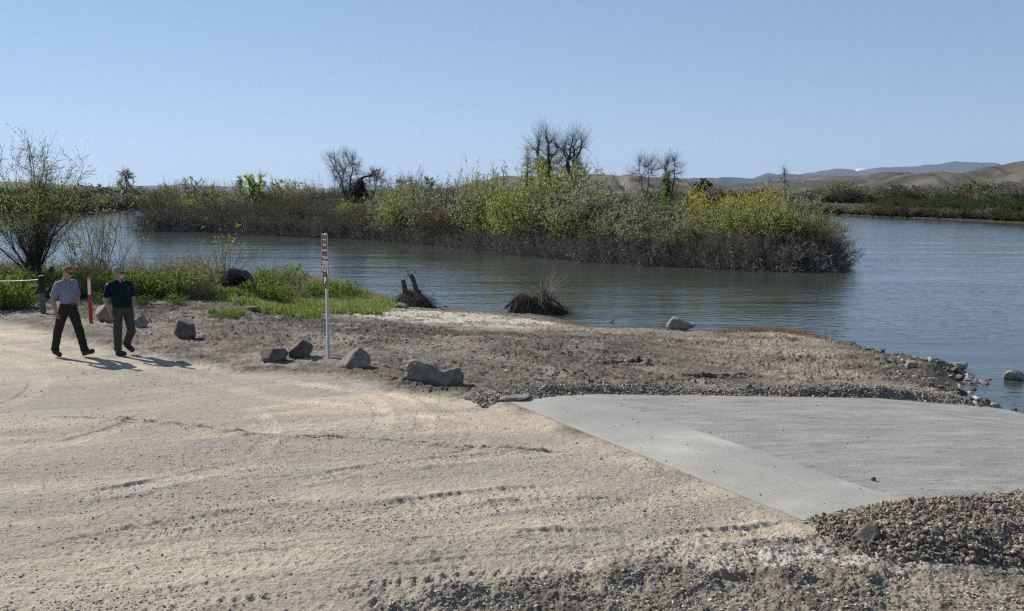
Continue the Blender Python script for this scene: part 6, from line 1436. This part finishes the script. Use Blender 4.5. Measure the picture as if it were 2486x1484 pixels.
# ---------- plants, driftwood and grass on the near bank ----------
def gplace(dx, dy, z0=-.3):
    z = z0
    for _ in range(8): p = at(dx, dy, z); z = gz(p[0], p[1])
    return np.array([p[0], p[1], z])
def offset_parts(parts, o):
    return [(p[0]+np.array(o),)+tuple(p[1:]) for p in parts]
def build_near_plants():
    r_ = np.random.default_rng(31)
    # big willow at the left edge
    base = gplace(86, 712); h = atd(86, 340, base[1])[2]-base[2]
    t = empty('willow_tree', base, 'large budding willow with a stout dark trunk at the left edge of the bank', 'tree'); t.scale = (.84, .84, 1)
    bk = np.array([.042, .034, .028])
    def trunk(pts, rad):
        P, Fl = tube1(pts, rad, 14); d = P-np.array([0, 0, 0]); n = fbm3(P*np.array([5, 5, 2]), 7, 4); P = P+np.stack([d[:, 0]*0+n*.10, n*.06, n*0], 1); return (P, Fl, bk)
    tr = [trunk([(0, 0, -.3), (.02, 0, .1), (.0, 0, .6), (-.04, 0, 1.05), (.02, 0, 1.35)], [.34, .28, .24, .27, .20]), trunk([(.14, .1, -.2), (.20, .1, .5), (.10, .05, 1.0)], [.20, .14, .08])]
    make_mesh('trunk', tr, M['wood'], t, smooth=True)
    w, l = shrub_proto('willow', 5, h=(h-.95)*.95, rad=.45, stems=30, twigs=1000, sub=4200, leaves=21000, pal=[(.15, .165, .04), (.19, .20, .05), (.12, .14, .035), (.23, .22, .06)], zmin=.2, leaf=(.055, .022), wood=(.045, .036, .03), wood2=(.10, .08, .06), tilt=.68, sr=.030, dens_top=.95, tw=.55)
    low = [shrub_proto('willow', 6, h=2.3, rad=.4, stems=9, twigs=200, sub=500, leaves=900, pal='willow', zmin=.45, leaf=(.055, .022), wood=(.04, .032, .028), tilt=1.45, sr=.024, tw=.5)]
    W = offset_parts(w, (0, 0, .95))+offset_parts(low[0][0], (.1, 0, .75)); LL = offset_parts(l, (0, 0, .95))+offset_parts(low[0][1], (.1, 0, .75))
    make_mesh('branches', W, M['wood'], t); make_mesh('foliage', LL, M['leaf'], t)
    # broken stump beside it
    b = gplace(120, 714); s = make_mesh('stump', [(lambda a: (a[0]+fbm3(a[0]*6, 3, 3)[:, None]*.06, a[1], bk))(tube1([(0, 0, -.3), (.02, 0, .3), (.05, 0, .62), (.10, 0, .85)], [.22, .18, .13, .03], 10))], M['wood'], None, smooth=True)
    s.location = b; tag(s, 'jagged dark stump between the willow trunk and the shaved man', 'stump')
    sap = [make_proto('sapling', 'stems', shrub_proto('willow', 40+i, h=3.0, rad=.35, stems=[8, 9, 5][i], twigs=[150, 190, 110][i], sub=420, leaves=1100, pal=[(.17, .18, .06), (.22, .22, .07), (.13, .14, .05)], zmin=.12, leaf=(.060, .022), wood=(.05, .038, .03), wood2=(.11, .085, .065), tilt=[.62, .5, .32][i], sr=.012, tw=.35)) for i in range(3)]
    for i, (dx, dy, top, lab) in enumerate(((236, 700, 440, 'thin young dark stemmed willow, second sapling from the big willow'), (256, 702, 480, 'leaning many stemmed willow sapling above the red marker'), (307, 702, 508, 'slender upright sapling behind the man in the green vest'), (205, 705, 520, 'sparse willow sapling between the big willow and the marker post'), (345, 702, 600, 'short feathery willow sprout right of the vest man'), (395, 705, 612, 'last short willow sprout before the open water'))):
        p = gplace(dx, dy); hh = atd(dx, top, p[1])[2]-p[2]
        place('sapling', sap[i % 3], p, r_.uniform(0, 6.28), hh/3.0, lab, 'sapling')
    # fallen root mass with shoots
    p = gplace(566, 708); V, Fc = rock_mesh(91, (1.35, .7, .62), planes=9, rough=.16, sub=5)
    V = V*np.array([1, 1, 1]); V[:, 2] += .30+.1*np.cos(V[:, 0]*2); arch = V.copy(); dk = np.array([.05, .042, .036])
    t = empty('fallen_log', p, 'dark arched fallen log in the weeds with willow shoots growing from it', 'log')
    tb = tube1([(-.6, 0, .2), (-.3, 0, .50), (.1, 0, .62), (.45, 0, .50), (.70, -.05, .20), (.82, -.1, -.1)], [.20, .24, .22, .20, .19, .17], 12); P = tb[0]+fbm3(tb[0]*5, 4, 4)[:, None]*.10
    make_mesh('log', [(P, tb[1], np.array([.085, .078, .075]))], M['wood'], t, smooth=True)
    n = 420; q = np.stack([r_.uniform(-.75, .45, n), r_.uniform(-.3, .2, n), r_.uniform(.05, .62, n)], 1); T = curve_pts(q, rdir(r_, n, -.3), r_.uniform(.15, .5, n), 4, r_, np.tile([0, 0, -.4], (n, 1)), .3); tt = tubes(T, np.full((n, 4), .008), 3)
    make_mesh('roots', [(tt[0], tt[1], dk), (V[:, :]*np.array([.62, .8, .7])+np.array([-.35, 0, .0]), Fc, dk*.8)], M['wood'], t)
    w, l = shrub_proto('willow', 77, h=1.75, rad=.4, stems=36, twigs=110, sub=160, leaves=1900, pal=[(.30, .30, .06), (.36, .34, .07), (.24, .25, .05)], zmin=.55, leaf=(.045, .016), wood=(.16, .14, .07), tilt=.8, sr=.008, tw=.5)
    make_mesh('shoots', offset_parts(w, (-.2, 0, .45)), M['wood'], t); make_mesh('foliage', offset_parts(l, (-.2, 0, .45)), M['leaf'], t)
    # weed clumps
    kinds = {'dry': make_proto('weed', 'stems', shrub_proto('x', 61, h=1.0, rad=.5, stems=70, twigs=300, sub=400, leaves=300, pal=[(.34, .28, .18), (.26, .21, .14)], zmin=.3, leaf=(.035, .014), wood=(.42, .35, .25), wood2=(.50, .42, .31), tilt=.6, sr=.006, tw=.5)),
             'green': make_proto('weed', 'stems', shrub_proto('x', 62, h=1.0, rad=.6, stems=90, twigs=500, sub=500, leaves=4600, tw=.5, pal=[(.12, .19, .028), (.17, .25, .04), (.09, .14, .022), (.22, .27, .05)], zmin=.0, leaf=(.075, .020), wood=(.10, .13, .04), tilt=.7, sr=.006)),
             'mixed': make_proto('weed', 'stems', shrub_proto('x', 63, h=1.0, rad=.6, stems=80, twigs=500, sub=600, leaves=2600, pal=[(.17, .19, .06), (.24, .22, .10), (.12, .14, .05)], zmin=.1, leaf=(.055, .016), wood=(.34, .28, .18), tilt=.6, sr=.006, tw=.5))}
    kl = {'dry': 'dry tan weed clump', 'green': 'leafy green weed clump', 'mixed': 'half dry greenish weed clump'}
    cnt = {}; items = []
    for dx in np.arange(-60, 470, 16): items.append((dx, 704, r_.choice(['dry', 'dry', 'mixed']), r_.uniform(.7, 1.15)))
    for dx in np.arange(-60, 520, 19): items.append((dx, 722, r_.choice(['green', 'mixed', 'green', 'green']), r_.uniform(.5, .85)))
    for dx in np.arange(430, 560, 17): items.append((dx, 706, r_.choice(['mixed', 'dry', 'mixed']), r_.uniform(.75, 1.1)))
    for dx in np.arange(610, 740, 17): items.append((dx, 708, r_.choice(['mixed', 'dry', 'dry', 'green']), r_.uniform(.7, 1.05)))
    for dx in np.arange(540, 760, 20): items.append((dx, 728, r_.choice(['green', 'green', 'mixed']), r_.uniform(.45, .75)))
    for dx, s in ((755, .6), (790, .7), (828, .8), (850, .55), (885, .4)): items.append((dx, 722+ (dx-755)*.06, 'green', s))
    for dx, dy, s in ((-20, 752, .75), (10, 753, .8), (35, 752, .8), (60, 750, .55), (250, 742, .4), (300, 742, .4), (350, 742, .35), (430, 742, .35), (540, 770, .22), (560, 771, .2), (520, 772, .18), (690, 757, .25)): items.append((dx, dy, 'green', s))
    items = [q for q in items if not (505 < q[0] < 632 and 700 < q[1] < 735)]
    items.sort(key=lambda q: q[0])
    for dx, dy, k, s in items:
        p = gplace(dx+r_.uniform(-5, 5), dy+r_.uniform(-3, 3)); cnt[k] = cnt.get(k, 0)+1
        place('weed_clump', kinds[k], p-np.array([0, 0, .05]), r_.uniform(0, 6.28), s*1.05, f"{kl[k]} on the near bank, {nth(cnt[k]-1)} of its kind from the left", 'weeds', 'weed clumps on the near bank', szx=1.1)
def build_grass(hl):
    r_ = np.random.default_rng(12); n = 520000
    # evenly in perspective
    y = r_.uniform(22, 46, n); x = r_.uniform(-.66, .02, n)*y
    g = grass_mask(x, y); sd = sdist(x, y, NEAR); k = (r_.uniform(size=n) < g) & (sd > .1)
    x, y, sd = x[k], y[k], sd[k]; z = hl(x, y); n = len(x)
    patch = fbm(x*.8, y*.8, 501, 3); tall = ss(5.0, .8, sd+1.2*patch)
    dry = r_.uniform(size=n) < .10+.55*ss(3.2, .8, sd)*(x < -3)+.12*ss(0, .4, patch)
    h = (.06+.13*r_.uniform(size=n))*(1+.8*patch)+tall*r_.uniform(.15, .62, n)*(1-.75*ss(-8, -5.5, x))
    h = np.clip(h, .04, .9)*np.where(dry, 1.1, 1); w = r_.uniform(.007, .014, n)*np.where(tall > .5, .9, 1.1)
    a = r_.uniform(0, 6.28, n); dx, dy = np.cos(a), np.sin(a); b = r_.uniform(0, 6.28, n); ln = h*r_.uniform(.1, .55, n)
    bx, by = np.cos(b)*ln, np.sin(b)*ln
    P0 = np.stack([x-dx*w, y-dy*w, z-.02], 1); P1 = np.stack([x+dx*w, y+dy*w, z-.02], 1)
    P2 = np.stack([x+dx*w*.7+bx*.35, y+dy*w*.7+by*.35, z+h*.6], 1); P3 = np.stack([x-dx*w*.7+bx*.35, y-dy*w*.7+by*.35, z+h*.6], 1)
    P4 = np.stack([x+dx*w*.1+bx, y+dy*w*.1+by, z+h], 1); P5 = np.stack([x-dx*w*.1+bx, y-dy*w*.1+by, z+h], 1)
    V = np.stack([P0, P1, P2, P3, P4, P5], 1).reshape(-1, 3); i = np.arange(n)[:, None]*6
    Fq = np.concatenate([i+np.array([[0, 1, 2, 3]]), i+np.array([[3, 2, 4, 5]])])
    gc = np.array([(.16, .24, .038), (.23, .31, .055), (.11, .18, .028), (.30, .34, .09)])[r_.integers(0, 4, n)]*(1+.25*patch)[:, None]
    dc = np.array([(.34, .28, .18), (.26, .21, .14), (.42, .36, .25)])[r_.integers(0, 3, n)]
    c = np.where(dry[:, None], dc, gc)*(1+.15*r_.normal(size=(n, 1))); c = np.clip(c, .01, .7)
    o = make_mesh('grass', [(V, Fq, np.repeat(c, 6, 0))], M['grass']); tag(o, 'green and dry grass covering the near bank', kind='stuff')
    # dry grass on the headland crest and straw on the bank
    n = 5200; q = np.array([at(a_, b_, -1.1)[:2] for a_, b_ in [(1740, 818), (1800, 814), (1850, 818), (1910, 822), (1960, 832)]])
    s = r_.uniform(0, 3.999, n); j = s.astype(int); f = (s-j)[:, None]; c = q[j]*(1-f)+q[j+1]*f+r_.normal(size=(n, 2))*np.array([.25, .18]); z = hl(c[:, 0], c[:, 1])
    k = (z > WATER) & (r_.uniform(size=n) < .25+ss(-.1, .3, fbm(c[:, 0]*2.2, c[:, 1]*2.2, 77, 3))); c, z = c[k], z[k]; n = len(z)
    T = curve_pts(np.stack([c[:, 0], c[:, 1], z-.01], 1), rdir(r_, n, 1.2), r_.uniform(.05, .16, n), 3, r_, np.zeros((n, 3)), .2)
    t = tubes(T, np.tile([.004, .003, .002], (n, 1)), 3); o = make_mesh('dry_grass', [(t[0], t[1], np.repeat(jitter([(.26, .18, .10), (.33, .25, .15), (.20, .13, .075)], n, r_), 9, 0))], M['grass']); tag(o, 'tawny dry grass along the crest of the headland', kind='stuff')
    # flattened straw and dead stems
    st = []
    for a_, b_, rx, ry, m in ((2190, 945, .9, .35, 260), (2120, 935, .7, .3, 90), (1950, 880, 2.6, 1.6, 22), (760, 800, 5, 3, 50), (300, 760, 2, .8, 50), (1500, 850, 3, 2.5, 20)):
        p = gplace(a_, b_, -.8); u = p[:2]+r_.normal(size=(m, 2))*np.array([rx, ry])*.5; z = hl(u[:, 0], u[:, 1])+.012
        an = r_.normal(-.4, .6, m); d = np.stack([np.cos(an), np.sin(an), r_.normal(0, .04, m)], 1); T = curve_pts(np.stack([u[:, 0], u[:, 1], z], 1), d, r_.uniform(.06, .30, m), 4, r_, np.zeros((m, 3)), .3); st.append((T, m))
    T = np.concatenate([s_[0] for s_ in st]); m = len(T); t = tubes(T, np.full((m, 4), .0032), 3)
    o = make_mesh('straw', [(t[0], t[1], np.repeat(jitter([(.24, .20, .15), (.16, .13, .10), (.30, .26, .20)], m, r_), 12, 0))], M['wood']); tag(o, 'scattered bleached straw and dead stems on the dirt', kind='stuff')
def build_driftwood():
    r_ = np.random.default_rng(8); dk = np.array([.075, .060, .046])
    def strands(c, rad, hgt, n, cols, seed, spread=1.25, rr=.005, ln=(.12, .40)):
        q = np.random.default_rng(seed); a = q.uniform(0, 6.28, n); s = np.sqrt(q.uniform(0, .8, n)); x = np.cos(a)*rad[0]*s; y = np.sin(a)*rad[1]*s; z = hgt(x, y)
        d = np.stack([x/rad[0]*.6, y/rad[1]*.6, -.25+q.normal(0, .2, n)], 1)+q.normal(size=(n, 3))*.65; d /= np.linalg.norm(d, axis=1, keepdims=True)
        T = curve_pts(np.stack([x, y, z+.02], 1)+np.array(c), d, q.uniform(*ln, n), 6, q, np.tile([0, 0, -.75], (n, 1)), .9)
        T[..., 2] = np.maximum(T[..., 2], c[2]-.05)
        tt = tubes(T, np.tile(np.linspace(rr, rr*.5, 6), (n, 1)), 3); return (tt[0], tt[1], np.repeat(jitter(cols, n, q), 18, 0))
    straw = [(.15, .125, .09), (.10, .08, .06), (.06, .048, .036), (.26, .22, .16), (.045, .036, .028)]
    dark = [(.035, .028, .021), (.055, .045, .034), (.025, .02, .016), (.11, .09, .066)]
    # stump pile, left
    p = gplace(996, 744, -1.1); t = empty('driftwood_stump', (p[0], p[1]+.35, p[2]-.10), 'mound of flood straw with two sawn stumps at the water edge', 'driftwood')
    V, Fc = rock_mesh(5, (1.05, .8, 1.0), planes=9, rough=.12, sub=5); V[:, 2] = np.maximum(V[:, 2], -.1)+.02
    hf = lambda x, y: .50*np.sqrt(np.clip(1-(x/.56)**2-(y/.45)**2, 0, 1))
    make_mesh('debris_mound', [(V, Fc, np.array([.09, .075, .055])), strands((0, 0, 0), (.55, .42), hf, 2200, straw, 3), strands((.35, 0, -.02), (.35, .3), lambda x, y: .22*np.sqrt(np.clip(1-(x/.4)**2, 0, 1)), 1100, dark, 4, ln=(.25, .6))], M['wood'], t)
    def st(pts, rad): a = tube1(pts, rad, 10); return (a[0]+fbm3(a[0]*8, 5, 3)[:, None]*.03, a[1], np.array([.085, .07, .058]))
    make_mesh('stump', [st([(-.16, 0, .3), (-.23, 0, .7), (-.32, 0, 1.06)], [.13, .115, .10])], M['wood'], t, smooth=True)['label'] = 'thick left stump cut off square'
    make_mesh('stump', [st([(.30, 0, .3), (.20, 0, .70), (.06, 0, 1.15), (.0, 0, 1.28)], [.11, .09, .075, .05]), st([(.22, 0, .4), (.30, 0, .55), (.34, 0, .68)], [.07, .06, .05]), st([(.03, 0, 1.0), (.09, 0, 1.12), (.11, 0, 1.22)], [.05, .035, .02])], M['wood'], t, smooth=True)['label'] = 'thinner right stump with a side spur'
    tw = [tube1(c, np.linspace(r0, r0*.4, len(c)), 5) for c, r0 in (([(.02, 0, 1.08), (-.10, 0, 1.25), (-.12, 0, 1.38), (-.20, 0, 1.48)], .022), ([(-.12, 0, 1.38), (.0, 0, 1.44), (.12, 0, 1.42), (.16, 0, 1.30)], .016), ([(-.2, 0, 1.48), (-.45, 0, 1.56), (-.8, 0, 1.60)], .007), ([(.13, 0, 1.40), (.3, 0, 1.2), (.42, 0, .95)], .007), ([(.1, 0, 1.2), (.25, 0, 1.0), (.34, 0, .8)], .006), ([(-.1, 0, 1.3), (-.15, .05, 1.15), (-.14, .05, 1.0)], .006))]
    make_mesh('twigs', [(a[0], a[1], np.array([.10, .08, .065])) for a in tw], M['wood'], t)
    # flood debris mat, right
    p = at(1300, 762, WATER); t = empty('driftwood_pile', (p[0], p[1]+.35, WATER-.03), 'dark shaggy root mass with two humps and pale twigs standing in the shallows', 'driftwood'); t.scale = (1.0, 1, .95)
    hump = lambda x, y: np.clip(.56*np.exp(-((x+.42)/.33)**2)+.58*np.exp(-((x-.30)/.20)**2)+.17*np.exp(-((x-.0)/.8)**4), 0, .78)*np.sqrt(np.clip(1-(y/.5)**2, 0, 1))*ss(-1.05, -.75, x)*(1-ss(.75, 1.0, x)*.9)
    gx, gy = np.meshgrid(np.linspace(-1.05, 1.2, 70), np.linspace(-.5, .5, 30), indexing='ij'); gzv = hump(gx.ravel(), gy.ravel())*(1+.25*fbm(gx.ravel()*6, gy.ravel()*6, 8, 4))-.04
    i = np.arange(70*30).reshape(70, 30); Fq = np.stack([i[:-1, :-1], i[1:, :-1], i[1:, 1:], i[:-1, 1:]], -1).reshape(-1, 4)
    make_mesh('debris_mound', [(np.stack([gx.ravel(), gy.ravel(), gzv], 1), Fq, np.array([.055, .045, .035])), strands((-.05, 0, 0), (1.0, .42), lambda x, y: hump(x-.05, y), 1500, dark, 13, ln=(.10, .28)), strands((-.42, -.05, 0), (.3, .25), lambda x, y: hump(x-.42, y), 420, straw, 14, ln=(.2, .5)), strands((.25, -.05, 0), (.22, .2), lambda x, y: hump(x+.25, y)+.08, 420, straw, 15, ln=(.2, .55)), strands((.75, 0, 0), (.5, .3), lambda x, y: .2*np.exp(-(x/.4)**2), 500, dark, 16, ln=(.2, .55))], M['wood'], t)
    rt = []; qq = np.random.default_rng(23)
    for i_ in range(34):
        a0 = qq.uniform(-.75, .45); b0_ = qq.uniform(-.3, .3); z0_ = float(hump(np.array([a0]), np.array([b0_]))[0]); L2 = qq.uniform(.25, .7); s_ = qq.choice([-1, 1])
        pr_ = [(a0, b0_, z0_*.7), (a0+s_*L2*.3, b0_-.08, z0_+.10*qq.uniform(0, 1.4)), (a0+s_*L2*.7, b0_-.14, z0_*.75), (a0+s_*L2, b0_-.18, z0_*.35)]
        tb_ = tube1(pr_, [.045, .038, .028, .014], 6); rt.append((tb_[0]+fbm3(tb_[0]*9, i_, 3)[:, None]*.05, tb_[1], np.array([.05, .04, .032])*qq.uniform(.7, 1.6)))
    make_mesh('roots', rt, M['wood'], t)
    q = np.random.default_rng(17); n = 46; b0 = np.tile([.35, 0, .62], (n, 1))+q.normal(size=(n, 3))*.07; d = rdir(q, n, 1.3); d[:, 0] += .85; d /= np.linalg.norm(d, axis=1, keepdims=True)
    T = curve_pts(b0, d, q.uniform(.35, 1.15, n), 6, q, np.tile([.1, 0, 0], (n, 1)), .3); tt = tubes(T, np.tile(np.linspace(.009, .003, 6), (n, 1)), 4)
    p2, t2, _, _ = sample_on(T, q, 120, .2, 1); T2 = curve_pts(p2, t2*.6+rdir(q, 120)*.6, q.uniform(.08, .25, 120), 3, q, np.zeros((120, 3)), .2); t3 = tubes(T2, np.full((120, 3), .003), 3)
    make_mesh('twigs', [(tt[0], tt[1], np.array([.36, .31, .26])), (t3[0], t3[1], np.array([.36, .31, .26]))], M['wood'], t)
    # odds and ends
    def stick(dx, dy, pts, r0, lab, col=(.10, .08, .065), z0=-1.2, name='stick', water=False):
        p = at(dx, dy, WATER) if water else gplace(dx, dy, z0); a = tube1(pts, np.linspace(r0, r0*.5, len(pts)), 6); o = make_mesh(name, [(a[0], a[1], np.array(col))], M['wood']); o.location = p; tag(o, lab, 'stick')
    stick(1478, 783, [(0, 0, -.05), (.12, 0, .03), (.2, 0, .10)], .03, 'short broken branch poking out of the water off the beach', water=True)
    stick(2003, 828, [(0, 0, -.05), (.02, 0, .18), (.0, 0, .34)], .010, 'thin dead stem upright at the headland edge, left of two')
    stick(2016, 832, [(0, 0, -.05), (.04, 0, .12), (.10, 0, .28)], .009, 'thin dead stem leaning right at the headland edge, right of two')
    stick(2420, 1345, [(0, 0, 0), (-.02, 0, .10), (-.07, .05, .25), (-.13, .08, .36)], .007, 'pale dry stalk standing in the brown gravel pile', (.46, .40, .29), -.2)
    stick(1185, 1275, [(0, 0, .01), (-.03, -.10, .02), (.05, -.25, .02), (.25, -.36, .015), (.5, -.42, .01)], .006, 'thin curved straw lying on the track ruts in the foreground', (.44, .38, .28), 0)
    stick(1840, 905, [(0, 0, .01), (.3, .1, .05), (.6, .05, .08), (.9, .2, .03)], .008, 'thin dark branch lying flat on the headland dirt', (.12, .09, .07), -.8)
    stick(520, 775, [(0, 0, .02), (.2, .05, .05), (.45, 0, .02)], .012, 'pale stick beside the small green tuft on the dirt', (.4, .35, .28), -.2)
    stick(2252, 912, [(0, 0, -.05), (.01, 0, .2), (.0, 0, .38)], .010, 'upright dead stem in the shallow inlet beside the muddy spit', (.10, .08, .065), water=True)
build_world(); build_camera(); g = build_ground(); build_ramp(); build_water(); build_hills(); build_haze()
hl = HeightLook(ground_full(g))
build_rocks(); build_gravel(hl); build_sign(); build_marker_and_fence()
mats_init(); pr = build_island(); build_island_trees(); build_far_banks(pr)
build_people(); build_near_plants(); build_grass(hl); build_driftwood()
